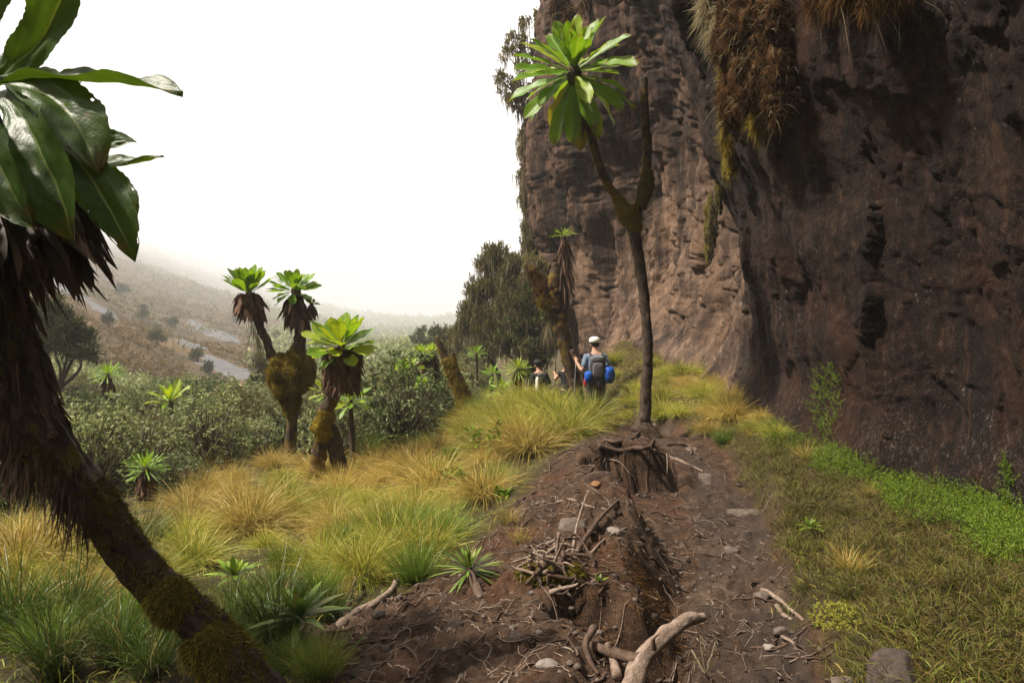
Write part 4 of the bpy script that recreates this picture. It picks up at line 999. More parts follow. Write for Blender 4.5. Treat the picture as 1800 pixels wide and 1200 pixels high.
# ------------------------------------------------------------------ shrub thicket
def shrub_mesh(seed, R=.55, H=.85, tips=190, lv=11, leafL=.065, leafW=.021, mat=None, flowers=0.10):
    g = np.random.default_rng(seed)
    d = hemi(tips, 1.95, g)
    k = 1 + .30 * fbm(d * 2.2 + seed, 3, seed)
    tp = d * np.array([R, R, H * .75]) * (k * g.uniform(.72, 1.03, tips))[:, None] + [0, 0, H * .32]
    tp[:, 2] = np.maximum(tp[:, 2], .05)
    root = g.normal(0, .06, (tips, 3)) * [1, 1, 0]
    sv, sf, sa = blades(root, tp - root + [0, 0, .12], np.linalg.norm(tp - root, axis=1), 0.008, .12, 3, "flat", seed=seed)
    sa["r"] = sa["r"] * 0
    B = np.repeat(tp, lv, 0) + g.normal(0, .012, (tips * lv, 3))
    D = norm(np.repeat(norm(d + [0, 0, .5]), lv, 0) * .55 + g.normal(0, .62, (tips * lv, 3)))
    lvv = blades(B, D, leafL * g.uniform(.7, 1.3, tips * lv), leafW, .15, 2, "leaf", seed=seed + 1)
    # each shoot a little different in tone
    me_items = [lvv]
    V, F, A = join(me_items)
    me = make_mesh("foliage", V, F, mat, A)
    st = make_mesh("stems", sv, sf, M_twig, sa)
    top = tp[(d[:, 2] > .35)]; top = top[g.random(len(top)) < flowers]
    fl = None
    if len(top):
        n = len(top) * 8
        v = blades(np.repeat(top, 8, 0) + [0, 0, .02], hemi(n, 1.4, g), .022, .014, 0, 1, "flat", seed=seed + 2)
        fl = make_mesh("flowers", v[0], v[1], M_flower, v[2])
    return me, st, fl
SH = [shrub_mesh(200 + q, mat=[M_shrub, M_shrub_d, M_shrub_b, M_shrub, M_shrub_d, M_shrub][q % 6], R=.48 + .06 * (q % 3), H=.75 + .1 * (q % 4), tips=250 + 40 * (q % 3), lv=9 + q % 4, leafL=.05 + .012 * (q % 3), flowers=.12 if q % 2 else .03) for q in range(8)]

def near_edge(a):   # where the thicket starts, by bearing
    return np.interp(a, [-1.1, -.75, -.45, -.30, -.20, -.12, -.06], [6.2, 7.3, 8.6, 9.5, 10.6, 12.0, 14.5])
def in_thicket(x, y):
    a = x / y
    return (y > near_edge(a)) & (a < -.055)
g = np.random.default_rng(301)
cy_ = 7 + 35 * g.random(30000) ** .85; cx_ = g.uniform(-.98, -.05, 30000) * cy_
k_ = in_thicket(cx_, cy_); cx_, cy_ = cx_[k_], cy_[k_]
acc = np.zeros((0, 2)); spots = []
for x, y in zip(cx_, cy_):
    if len(spots) >= 560: break
    if len(acc) == 0 or ((acc[:, 0] - x) ** 2 + (acc[:, 1] - y) ** 2).min() > (.55 + .012 * y) ** 2:
        spots.append((x, y, 0)); acc = np.vstack([acc, [x, y]])
KEEP = [(px(505, 800, 10.4), .5), (px(505, 800, 9.8), .5), (px(505, 800, 9.2), .5), (px(575, 850, 8.4), .5), (px(600, 850, 8.6), .5), (px(508, 815, 11.0), .45), (px(556, 850, 8.9), .7), (px(728, 715, 14.5), .4), (px(300, 735, 14.5), .5), (px(190, 715, 15), .4), (px(264, 880, 7.6), .6), (px(744, 705, 13.8), .4), (px(622, 790, 9.6), .6)]
spots = [q for q in spots if all(math.hypot(q[0] - c[0], q[1] - c[1]) > r for c, r in KEEP)]
spots.sort(key=lambda q: q[1])
SLAB = ["grey-green leafy shrub on the near side of the thicket, left of the mossy two-headed groundsel",
        "grey-green leafy shrub in the thicket around and right of the mossy groundsels",
        "grey-green leafy shrub in the farther, merging part of the thicket"]
SGRP = ["shrubs along the near side of the thicket", "shrubs around the mossy groundsels", "shrubs in the farther thicket"]
LM = [("the two-headed groundsel", px(508, 815, 11.0)), ("the stocky lime groundsel", px(556, 850, 8.9)), ("the spiky stream groundsel", px(728, 715, 14.5)), ("the dead mossy trunk", px(832, 745, 13.5)),
      ("the lobelia on the soil", px(850, 1060, 4.1)), ("the helmeted hiker", px(1055, 745, 13.4)), ("the dark leaning groundsel", px(300, 1100, 3.2)), ("the dark heath bush", px(105, 660, 21)), ("the sunlit thicket rosette", px(300, 735, 14.5)),
      ("the narrow-leaved groundsel", px(190, 715, 15)), ("the reddish-stemmed groundsel", px(264, 880, 7.6)), ("the tall forked groundsel", px(1130, 742, 9.5)), ("the broad brown path stone", px(1310, 905, 5.6)), ("the upright leafy herb", px(862, 800, 8.4)),
      ("the broad-bladed rosette", px(525, 1130, 3.4)), ("the fresh green tussock", px(502, 1000, 4.9)), ("the long weathered root", px(670, 1060, 4.0)), ("the low pale groundsel", px(744, 705, 13.8)), ("the bush beside the moss ball", px(460, 700, 26)),
      ("the star-shaped bank rosette", px(1425, 938, 5.2)), ("the climbing herb", px(1450, 770, 7.4)), ("the dying groundsel", px(1022, 715, 14.6))]
ORD = ["nearest", "second", "third", "fourth", "fifth", "sixth", "seventh", "eighth", "ninth", "tenth"]
_rank = {}
def single_out(objs, desc):
    """Give each of the alike things its own label: which one it is counted from the plant it stands by."""
    rows = []
    for o in objs:
        x, y = o.location.x, o.location.y
        n_, c_ = min(LM, key=lambda q: math.hypot(q[1][0] - x, (q[1][1] - y)))
        dx, dy = x / y - c_[0] / c_[1], y - c_[1]
        w_ = ("right of" if dx > 0 else "left of") if abs(dx) * c_[1] > abs(dy) * .8 else ("behind" if dy > 0 else "in front of")
        rows.append((n_, w_, math.hypot(x - c_[0], y - c_[1]), o))
    rows.sort(key=lambda r: r[2])
    for n_, w_, _, o in rows:
        k_ = (desc, n_, w_); q = _rank.get(k_, 0); _rank[k_] = q + 1
        if q < len(ORD): o["label"] = f"{desc}, {ORD[q]} one {w_} {n_}"
        else: o["label"] = f"{desc} standing farther {w_} {n_}"; o["group"] = f"shrubs farther {w_} {n_}" if "shrub" in desc else f"tussocks farther {w_} {n_}"
shr = {}
far_sh = []
cnt = 0
for (x, y, _) in spots:
    if cnt >= 290: far_sh.append((x, y)); continue
    me, st, fl = SH[int(g.integers(0, 8))]
    z = float(ground_z(x, y)); zone = 2 if y > 19 else (0 if x / y < -.34 else 1)
    o = thing("leafy_shrub", SLAB[zone], "shrub", (x, y, z - .03), SGRP[zone])
    o.rotation_euler.z = g.random() * 6.28; s = g.uniform(.6, 1.32); o.scale = (s * 1.1, s * 1.1, s * g.uniform(.85, 1.15))
    link("foliage", me, o); link("stems", st, o)
    if fl: tag(link("flowers", fl, o), kind="stuff")
    shr.setdefault({M_shrub_b: "olive-brown leafy shrub", M_shrub_d: "dark green leafy shrub"}.get(me.materials[0], "silvery green shrub"), []).append(o)
    cnt += 1
for d_, l_ in shr.items(): single_out(l_, d_)

def tile(V, F, A, pts, rots, scl):
    n, m = len(pts), len(V)
    c, s = np.cos(rots), np.sin(rots)
    x = V[None, :, 0] * c[:, None] - V[None, :, 1] * s[:, None]; y = V[None, :, 0] * s[:, None] + V[None, :, 1] * c[:, None]
    P = np.stack([x, y, np.broadcast_to(V[None, :, 2], x.shape)], -1) * scl[:, None, None] + np.asarray(pts)[:, None]
    Fo = [(f[None] + (np.arange(n) * m)[:, None, None]).reshape(-1, f.shape[1]) for f in (F if isinstance(F, list) else [F])]
    Ao = {k: np.tile(v, n) for k, v in A.items()}
    if "r" in Ao: Ao["r"] = (Ao["r"] + np.repeat(np.random.default_rng(3).random(n), m) * .6) % 1
    return P.reshape(-1, 3), Fo, Ao
def clump(seed, n, R, H, L, W):
    g = np.random.default_rng(seed); d = hemi(n, 1.6, g)
    B = d * [R, R, H] * g.uniform(.55, 1, n)[:, None] * (1 + .3 * fbm(d * 2, 2, seed))[:, None]
    return blades(B, norm(d * .6 + g.normal(0, .5, (n, 3)) + [0, 0, .4]), L * g.uniform(.6, 1.3, n), W, .1, 1, "flat", seed=seed)
pts, scl = [], []
for x, y in far_sh: pts.append(on_ground(x, y)); scl.append(g.uniform(.85, 1.2))
far_n = 0
while far_n < 3600:      # valley floor beyond
    y = math.exp(g.uniform(math.log(40), math.log(1500))); a = g.uniform(-.42, -.02); x = a * y
    if g.random() > ss(-.40, -.24, a) or abs(x / y + .203 - .004 * math.sin(y * .2)) < .006: continue
    pts.append((x, y)); scl.append(g.uniform(.5, 1.5) * (1 + y / 110)); far_n += 1
xy = np.array([(p[0], p[1]) for p in pts]); zz = ground_z(xy[:, 0], xy[:, 1])
cl = clump(77, 46, .62, .75, .26, .10)
V, F, A = tile(*cl, np.column_stack([xy, zz]), g.random(len(xy)) * 6.28, np.array(scl))
o = link("shrubbery", make_mesh("shrubbery", V, F, M_shrub, A)); tag(o, "grey-green scrub covering the far valley floor", "scrub", kind="stuff")
pts, scl = [], []
for _ in range(15000):   # low scrub on the brown hillside
    y = math.exp(g.uniform(math.log(45), math.log(1600))); a = g.uniform(-.95, -.25); x = a * y
    pts.append((x, y)); scl.append((.16 + .75 * g.random() ** 4) * (1 + y / 70))
xy = np.array(pts); k_ = fbm(np.column_stack([xy * .05, 0 * xy[:, 0]]), 3, 8) > g.uniform(-.2, .45, len(xy)); xy = xy[k_]; scl = np.array(scl)[k_]; zz = ground_z(xy[:, 0], xy[:, 1])
cl = clump(78, 18, .75, .50, .30, .10)
V, F, A = tile(*cl, np.column_stack([xy, zz]), g.random(len(xy)) * 6.28, np.array(scl))
o = link("hillside_scrub", make_mesh("hillside_scrub", V, F, M_shrub_b, A)); tag(o, "low olive scrub dotted over the brown hillside", "scrub", kind="stuff")

gy_ = np.exp(g.uniform(math.log(42), math.log(700), 16000)); gx_ = g.uniform(-.95, -.24, 16000) * gy_
sv_ = np.concatenate(SLABV)[::3]; b_ = gx_ / gy_; sb_ = sv_[:, 0] / sv_[:, 1]
k_ = np.array([((np.abs(sb_ - b1) < .008) & (sv_[:, 1] > y1 - 1) & (sv_[:, 1] < y1 * 1.12 + 3)).any() for b1, y1 in zip(b_, gy_)])
gx_, gy_ = gx_[~k_], gy_[~k_]; ng_ = len(gx_)
cl = clump(79, 14, .55, .25, .42, .09)
V, F, A = tile(*cl, np.column_stack([gx_, gy_, ground_z(gx_, gy_)]), g.random(ng_) * 6.28, g.uniform(.15, .65, ng_) * (1 + gy_ / 130))
o = link("hillside_grass", make_mesh("hillside_grass", V, F, M_hillgrass, A)); tag(o, "rust-brown tufted grass over the hillside", "grass", kind="stuff")

# ------------------------------------------------------------------ tree heaths
def heath(label, base, lobes, mat, dens=1.0, lich=0.5, name="tree_heath", group=None, leafL=.16, leafW=.03, seed=0, limb_r=.07, fluff=1.0):
    """lobes: (x, y photo, distance, radius in photo px, flattening). Trunk, a limb to each lobe, clumped foliage, hanging lichen."""
    g = np.random.default_rng(seed); base = np.asarray(base, float)
    T = thing(name, label, "tree", base, group)
    tops = [px(a, b, Y) for a, b, Y, r, fz in lobes]
    cen = np.mean(tops, 0); fork = base * .55 + cen * .45; fork[2] = base[2] + (min(t[2] for t in tops) - base[2]) * .55
    it = [tube([base - [0, 0, .3], base * .5 + fork * .5 + [.1, 0, 0], fork], [limb_r * 1.7, limb_r * 1.4, limb_r], 20, 10, .25, 4, seed)]
    for q, t in enumerate(tops):
        it.append(tube([fork, fork * .5 + t * .5 + g.normal(0, .12, 3), t], [limb_r * .8, limb_r * .55, limb_r * .25], 12, 7, .25, 4, seed + q))
    V, F, A = join(it); part("trunk", T, V, F, M_bark, A)
    fol, lic, tw = [], [], []
    for q, (a, b, Y, r, fz) in enumerate(lobes):
        R = .88 * r / 1200 * Y; c = tops[q]
        nc = int(dens * 44 * max(.5, (R / .7)) ** 1.6)
        d = norm(g.normal(size=(nc, 3))); d[:, 2] = np.where(d[:, 2] < -.35, -d[:, 2], d[:, 2])
        k = 1 + .6 * fbm(d * 2.6 + q * 3, 3, seed + q)
        P = c + d * np.array([R, R, R * fz]) * (k * g.uniform(.55, 1.15, nc))[:, None]
        m = int(42 * fluff)
        B = np.repeat(P, m, 0) + g.normal(0, .095, (nc * m, 3)) * (leafL / .16)
        D = np.repeat(norm(d * .5 + [0, 0, .75]), m, 0) + g.normal(0, .5, (nc * m, 3))
        fol.append(blades(B, D, leafL * g.uniform(.5, 1.2, nc * m), leafW, -.05, 1, "flat", seed=seed + q))
        nl = int(nc * 20 * lich)
        if nl:
            s = g.integers(0, nc, nl)
            lic.append(blades(P[s] + g.normal(0, .09, (nl, 3)), np.column_stack([g.normal(0, .10, (nl, 2)), -np.ones(nl)]), g.uniform(.12, .55, nl), g.uniform(.015, .045, nl), .05, 3, "grass", seed=seed + 40 + q))
        tw.append(blades(np.repeat(c[None], nc // 2, 0), P[::2][:nc // 2] - c, np.linalg.norm(P[::2][:nc // 2] - c, axis=1), .018, 0, 2, "flat", seed=seed + 60 + q))
    V, F, A = join(fol); part("crown", T, V, F, mat, A)
    V, F, A = join(tw); part("twigs", T, V, F, M_twig, A, kind="stuff")
    if lic:
        V, F, A = join(lic); part("beard_lichen", T, V, F, M_lichen, A, kind="stuff")
    return T
heath("tall tree heath with a round top standing against the mist beside the cliff", on_ground(-.4, 24.5), [(872, 452, 24.5, 24, 1.0), (855, 470, 24.5, 16, .9), (885, 475, 24.3, 16, .8), (866, 510, 24.3, 34, .7), (838, 520, 24.2, 22, .8), (850, 560, 24, 34, .9), (826, 548, 24, 16, .9), (826, 585, 23.8, 26, 1.0), (858, 600, 23.6, 34, 1.0)], M_heath, lich=1.0, seed=401)
heath("second, smaller round-topped tree heath right of the tallest", on_ground(.25, 23.6), [(905, 466, 24, 15, 1.0), (897, 488, 24, 20, .8), (908, 520, 23.7, 26, 1.0), (890, 545, 23.4, 30, .9), (925, 500, 23.6, 12, 1.0)], M_heath, lich=1.4, seed=421)
heath("dark green tree heath hung with lichen, in front of the cave", on_ground(.45, 21.5), [(918, 545, 22, 26, .8), (932, 580, 21.7, 28, .9), (900, 585, 21.6, 28, .9), (880, 610, 21.2, 26, .8), (938, 520, 22, 16, 1.0), (915, 615, 21, 22, .8), (950, 602, 21.6, 18, 1.0), (946, 628, 21.2, 18, .9), (962, 578, 22, 13, 1.1), (966, 612, 21.8, 14, 1.0)], M_heath_g, lich=.7, seed=441)  # last lobes added as dark fill for the shade of the cave
heath("lichen-draped heath clinging to the cliff's edge above the dying groundsel", px(948, 470, 25.2), [(928, 432, 25, 11, 1.5), (936, 455, 25, 12, 1.3), (930, 400, 25.2, 8, 1.5)], M_heath, lich=2.2, seed=451, limb_r=.03)
heath("ragged lichen-hung heath filling the gap between the tall heaths and the cliff", on_ground(.9, 23.2), [(940, 470, 23.6, 14, 1.2), (950, 505, 23.4, 16, 1.2), (938, 540, 23.2, 18, 1.1), (958, 550, 23, 14, 1.2), (925, 565, 22.8, 18, 1.0)], M_heath, lich=2.0, seed=431, dens=.8)
heath("olive heath bush on the valley's right side below the tall heaths", on_ground(-2.0, 27), [(812, 600, 27, 26, .9), (790, 620, 27, 22, .8), (835, 630, 26.5, 26, .8), (805, 640, 26, 24, .7)], M_heath, lich=.5, seed=461)
for q, (a, b, Y, r, lab) in enumerate([(764, 592, 48, 20, "conical dark heath farther down the valley, left of the olive bush"), (742, 590, 62, 16, "hazy heath at the edge of the mist above the valley shrubs"), (784, 590, 40, 20, "round dark heath between the conical one and the olive bush"), (725, 600, 75, 12, "small hazy heath nearest the stream")]):
    base = px(a, b, Y); base[2] = float(ground_z(base[0], base[1]))
    heath(lab, base, [(a, b, Y, r * .6, 1.3), (a - r * .3, b + r, Y, r * .8, 1.0), (a + r * .4, b + r * 1.4, Y, r * .8, 1.0)], M_heath_g, lich=.2, seed=470 + q, leafL=.22, leafW=.05, dens=.6)
base = px(105, 660, 21); base[2] = float(ground_z(base[0], base[1]))
heath("dark green heath bush beside the black trunk at the left", base, [(88, 545, 21, 24, 1.1), (70, 580, 21, 30, 1.0), (118, 580, 21, 32, .9), (95, 615, 20.8, 46, .8), (150, 600, 21, 18, 1.0), (50, 615, 21, 28, .9), (145, 630, 20.7, 24, .8)], M_heath_g, lich=.0, seed=480, dens=1.1)
base = px(460, 665, 30); base[2] = float(ground_z(base[0], base[1]))
heath("dark bush rising from the thicket left of the moss ball", base, [(456, 645, 30, 12, 1.5), (466, 665, 30, 16, 1.2), (452, 675, 30, 14, 1.0)], M_heath_g, lich=.1, seed=490)
HB = [(215, 505, 12, "tall thin dark heath near the mist on the hillside"), (190, 560, 13, "dark heath on the hillside just above the thicket, by the dark bush"), (276, 586, 17, "largest round dark heath on the open hillside"), (302, 562, 11, "dark heath up and right of the largest hillside heath"), (250, 548, 13, "heath on the hillside up and left of the largest one"), (346, 622, 11, "dark heath between the grey slabs low on the hillside"), (366, 645, 8, "small heath beside the lowest grey slab"), (415, 560, 9, "faint heath on the misty slope left of the two-headed groundsel"), (485, 590, 9, "hazy heath seen between the two groundsel stems"), (160, 600, 10, "heath at the thicket's edge right of the dark bush")]
for q, (a, b, r, lab) in enumerate(HB):
    c = ground_at(a, b + r * 1.2); Y = c[1]
    heath(lab, c, [(a, b, Y, r * .42, 1.6), (a - r * .35, b + r * .5, Y, r * .5, 1.1), (a + r * .35, b + r * .6, Y, r * .45, 1.2)], M_heath_g, lich=.0, seed=500 + q, leafL=.16 * max(1, Y / 40), leafW=.03 * max(1, Y / 40), dens=.9 * (40 / max(Y, 40)) ** 1.6, name="hillside_heath", group="heaths on the hillside")
# shrubs growing out of the cliff's upper edge
heath("grey-brown shrub overhanging the top of the cliff edge behind the big rosette", px(975, 120, 25.5), [(905, 75, 25, 26, .9), (930, 50, 25, 20, .9), (950, 28, 25, 14, .9), (898, 105, 25, 20, .8), (930, 95, 25, 28, .9), (920, 130, 25, 26, .8)], M_heath, lich=.7, seed=520, dens=.42, leafL=.10, leafW=.035, limb_r=.05, name="cliff_shrub")
heath("dark drooping shrub on the cliff edge left of the big rosette's lower leaves", px(960, 200, 25.5), [(885, 145, 25, 18, .9), (905, 160, 25, 24, .8), (895, 180, 25, 18, .8), (925, 175, 25, 24, .9), (915, 200, 25, 18, .9)], M_heath, lich=.5, seed=530, dens=.6, leafL=.11, leafW=.035, limb_r=.05, name="cliff_shrub")
heath("pale straggling shrub hanging down the cliff edge below the big rosette", px(965, 300, 25.3), [(915, 240, 25, 14, .9), (925, 268, 25, 14, .9), (922, 310, 25, 14, 1.0), (932, 335, 25, 14, 1.0), (925, 355, 25, 10, 1.2), (938, 385, 25, 9, 1.2)], M_shrub_b, lich=1.6, seed=540, dens=.5, leafL=.10, leafW=.03, limb_r=.03, name="cliff_shrub")

# ------------------------------------------------------------------ hanging moss on the cliff
def hanging(label, lumps, mat, n, L, W, seed, core_mat=None, pale=0, name="hanging_moss"):
    """lumps: (x, y, rx, ry in photo px, how far proud). A bulging mat with strands hanging from it."""
    g = np.random.default_rng(seed); it = []
    for q, (a, b, rx, ry, pr) in enumerate(lumps):
        c = cliff_at(a, b); Y = c[1]; k = Y / 1200 * .9
        it.append(blob(c + np.array([-pr * .8, -pr * .4, 0]), (rx * k, rx * k * .9, ry * k), 40, 36, .7, 2.6, seed + q))
    V, F, _ = join(it)
    base = np.array([V[:, 0].mean(), V[:, 1].mean(), V[:, 2].min()])
    T = thing(name, label, "moss", base)
    for v_, f_, _ in it:
        part("cushion", T, v_, f_, core_mat or mat, {"t": .3 + .5 * fbm(v_ * 10, 3, seed), "r": .5 + .5 * vnoise(v_ * 40, seed)})
    P, N = surf_points(V, F, n, g)
    D = norm(N * .8 + g.normal(0, .55, (n, 3)) + np.stack([vnoise(P * 5, 1), vnoise(P * 5, 2), vnoise(P * 5, 3)], -1) * .7 + [0, 0, -.6])
    v = blades(P - N * .01, D, L * g.uniform(.4, 1.4, n), W, .35, 3, "grass", seed=seed)
    part("strands", T, *v[:2], mat, v[2], kind="stuff")
    if pale:
        m = g.random(len(P)) < pale
        Pp = P[m]; v = blades(Pp, norm(N[m] + [0, 0, .6] + g.normal(0, .3, Pp.shape)), L * 2.2 * g.uniform(.5, 1.3, len(Pp)), W * .8, .9, 5, "grass", seed=seed + 3)
        part("dry_blades", T, *v[:2], M_lichen, v[2], kind="stuff")
    return T
hanging("large bulging mat of rusty moss hanging from the cliff's upper bulge", [(1282, 70, 24, 70, .06), (1320, 40, 36, 60, .10), (1365, 40, 34, 50, .08), (1288, 165, 24, 65, .07), (1325, 140, 32, 62, .12), (1392, 178, 30, 50, .16), (1385, 120, 26, 50, .13), (1350, 95, 30, 50, .1)], M_moss_red, 22000, .075, .007, 601, pale=.035)
hanging("dangling tail of golden moss below the left side of the rusty mat", [(1280, 225, 13, 50, .05), (1285, 275, 9, 36, .03), (1272, 130, 10, 60, .05), (1335, 215, 14, 34, .06)], M_moss, 3000, .10, .005, 611)
hanging("brown moss fringe under the rock ledge at the top, right of the rusty mat", [(1500, 2, 44, 14, .05), (1560, -4, 44, 18, .06), (1450, 8, 30, 26, .05)], M_moss_red, 4000, .12, .005, 621, pale=.02)
hanging("pale straw-coloured moss streak running down the cliff's rib", [(1262, 330, 10, 40, .03), (1252, 385, 14, 45, .05), (1245, 430, 11, 35, .03), (1275, 300, 10, 30, .03)], M_lichen, 2600, .09, .006, 631, core_mat=M_moss_dk)
hanging("reddish dry growth crowning the cliff above the big rosette", [(985, 5, 14, 12, .1), (1000, 22, 9, 10, .1), (975, 20, 9, 14, .1), (1030, 5, 10, 12, .1)], M_moss_red, 1500, .25, .02, 641, pale=.05)
hanging("straw-coloured lichen curtain at the top edge left of the rusty mat", [(1248, 15, 8, 40, .05), (1258, 45, 7, 30, .05)], M_lichen, 900, .2, .008, 651)

# ------------------------------------------------------------------ tussock grass
def tussock_mesh(seed, n=620, L=.62, spread=1.25, W=.0062, mat=None, bend=.42, lean=(0, 0)):
    g = np.random.default_rng(seed)
    d = hemi(n, spread, g); d = norm(d + np.array([lean[0], lean[1], 0]))
    B = np.column_stack([g.normal(0, .05, (n, 2)), np.zeros(n)]) + d * [.05, .05, 0]
    v = blades(B, d + [0, 0, .25], L * g.uniform(.5, 1.15, n), W * g.uniform(.7, 1.3, n), bend * g.uniform(.5, 1.5, n), 5, "grass", seed=seed)
    return make_mesh("tussock", *v[:2], mat, v[2])
TU = {"gold": [tussock_mesh(700 + q, mat=M_gold, n=1000, bend=.5, L=.72) for q in range(3)],
      "mix": [tussock_mesh(710 + q, mat=M_mixg, n=1000, bend=.45, L=.70) for q in range(3)],
      "green": [tussock_mesh(720 + q, mat=M_green, n=700, spread=.85, bend=.30) for q in range(3)],
      "sedge": [tussock_mesh(730 + q, mat=M_dkgreen, n=340, L=.95, spread=.75, W=.009, bend=.45) for q in range(3)],
      "bank": [tussock_mesh(760 + q, mat=M_bankg, n=260, spread=1.2, bend=.5, W=.005) for q in range(2)],
      "thin": [tussock_mesh(740 + q, mat=M_gold, n=150, spread=.9, bend=.35) for q in range(2)]}
gt = np.random.default_rng(750)
def tussock(kind, p, s, label, group=None, h=1.0):
    me = TU[kind][int(gt.integers(0, len(TU[kind])))]
    o = link("grass_tussock", me, loc=Vector([float(c) for c in p]))
    o.rotation_euler.z = gt.random() * 6.28; o.scale = (s, s, s * h)
    return tag(o, label, "grass tussock", group)
for kind, a, b, Y, s, lab in [
        ("gold", 40, 1010, 4.3, 1.15, "big straw-coloured tussock at the left edge under the dark trunk"),
        ("gold", 130, 1000, 4.6, .9, "straw tussock pressed against the underside of the leaning dark trunk"),
        ("gold", 440, 935, 6.3, 1.2, "widest golden tussock left of the stocky groundsel, in front of the thicket"),
        ("mix", 340, 1000, 4.9, .72, "round green-gold tussock just right of the leaning dark trunk"),
        ("green", 502, 1000, 4.9, .50, "small fresh green tussock on the mossy ground in the open"),
        ("mix", 640, 1010, 4.6, .78, "green-gold tussock at the lower end of the grassy slope by the root"),
        ("mix", 690, 975, 5.0, .92, "lush pale green tussock in the middle of the grassy slope"),
        ("green", 775, 955, 5.3, .80, "dark green upright tussock at the edge of the bare soil"),
        ("mix", 650, 915, 5.8, .85, "green-gold tussock above the lush pale one"),
        ("mix", 725, 900, 6.2, .85, "green-gold tussock behind the dark green upright one"),
        ("green", 870, 868, 6.8, .62, "bright green tussock spilling over the soil's upper edge"),
        ("gold", 730, 835, 8.3, 1.05, "golden tussock in the dip right of the stocky groundsel"),
        ("thin", 895, 950, 5.1, .42, "thin wispy tussock growing alone on the bare soil"),
        ("thin", 915, 985, 4.6, .35, "sparse dry tuft beside the tangle of roots"),
        ("gold", 600, 875, 8.0, .9, "golden tussock at the stocky groundsel's foot"),
        ("mix", 980, 770, 9.2, 1.15, "tall green tussock at the right end of the crest, next to the path"),
        ("green", 1030, 765, 9.6, .95, "dark green long-bladed tussock touching the path's edge"),
        ("sedge", 1045, 775, 9.2, .7, "sedge tuft leaning over the path's corner"),
        ("mix", 920, 785, 8.6, 1.1, "big green-gold tussock in the middle of the crest")]:
    p = px(a, b, Y); p[2] = float(ground_z(p[0], p[1])) - .02
    tussock(kind, p, s, lab)
tus = {}
def scatter_tussocks(n, region, kinds, size, label, group, sep, seed):
    g = np.random.default_rng(seed); out = []
    for _ in range(1500):
        if len(out) >= n: break
        a, b = g.uniform(region[0], region[2]), g.uniform(region[1], region[3])
        c = ground_at(a, b)
        if m_soil(np.array([c[0]]), np.array([c[1]]))[0] > .25 or c[1] > 20: continue
        if any((c[0] - q[0]) ** 2 + (c[1] - q[1]) ** 2 < sep ** 2 for q in out): continue
        kd = kinds[int(g.integers(0, len(kinds)))]; out.append(c); tus.setdefault(kd, []).append(tussock(kd, c - [0, 0, .02], g.uniform(*size), label, group, g.uniform(.85, 1.15)))
scatter_tussocks(26, (820, 690, 1040, 800), ["gold", "mix", "mix", "green", "mix"], (.75, 1.2), "golden tussock in the dense grass along the crest before the hikers", "tussocks on the crest", .33, 1)
scatter_tussocks(17, (620, 790, 860, 880), ["gold", "mix", "gold", "green"], (.45, 1.15), "golden tussock on the slope between the stocky groundsel and the crest", "tussocks on the golden slope", .42, 2)
scatter_tussocks(16, (560, 880, 790, 1030), ["mix", "mix", "green", "gold"], (.55, .9), "green-gold tussock crowded on the lower grassy slope left of the soil", "tussocks on the lower slope", .36, 3)
scatter_tussocks(12, (300, 860, 600, 960), ["gold", "mix", "gold"], (.55, .9), "straw tussock between the thicket and the open mossy ground", "tussocks in front of the thicket", .5, 4)
scatter_tussocks(16, (0, 960, 260, 1080), ["gold", "gold", "sedge", "mix"], (.5, .85), "straw tussock under or left of the leaning dark trunk", "tussocks by the dark trunk", .30, 5)
scatter_tussocks(20, (20, 1090, 320, 1195), ["sedge", "sedge", "green"], (.45, .65), "green tussock in the long grass below the leaning dark trunk", "tussocks in the lower left corner", .22, 6)
scatter_tussocks(14, (390, 1060, 580, 1190), ["sedge", "green", "green"], (.40, .58), "green tussock in the long grass right of the leaning dark trunk", "tussocks right of the dark trunk", .22, 7)
scatter_tussocks(7, (560, 1140, 740, 1198), ["sedge", "thin", "thin"], (.40, .6), "sparse sedge tuft along the lower edge, before the bare soil", "tufts at the lower edge", .2, 8)
scatter_tussocks(26, (1080, 615, 1290, 740), ["gold", "mix", "mix"], (.55, .95), "golden tussock on the sunny hump between the hiker and the cliff", "tussocks on the hump by the cliff", .45, 9)
scatter_tussocks(10, (1225, 710, 1370, 780), ["mix", "green", "gold"], (.35, .6), "green-gold tussock at the cliff foot, beyond the bright green herbs", "tussocks at the cliff foot", .35, 10)
scatter_tussocks(12, (330, 815, 640, 862), ["gold", "gold", "mix"], (.5, .9), "straw tussock right at the thicket's edge", "tussocks at the thicket edge", .4, 13)
scatter_tussocks(30, (1240, 760, 1700, 1060), ["thin", "bank", "bank", "bank"], (.28, .52), "small dry tussock on the bank right of the path", "tussocks on the bank", .28, 11)
scatter_tussocks(10, (460, 960, 600, 1060), ["green", "mix", "thin"], (.25, .45), "small tuft on the yellow mossy ground in the open", "tufts on the mossy ground", .25, 12)

for kd, l_ in tus.items(): single_out(l_, {"gold": "straw-coloured grass tussock", "mix": "green-gold grass tussock", "green": "green grass tussock", "sedge": "broad-bladed sedge tuft", "thin": "sparse dry grass tuft", "bank": "low olive-brown grass tuft"}[kd])

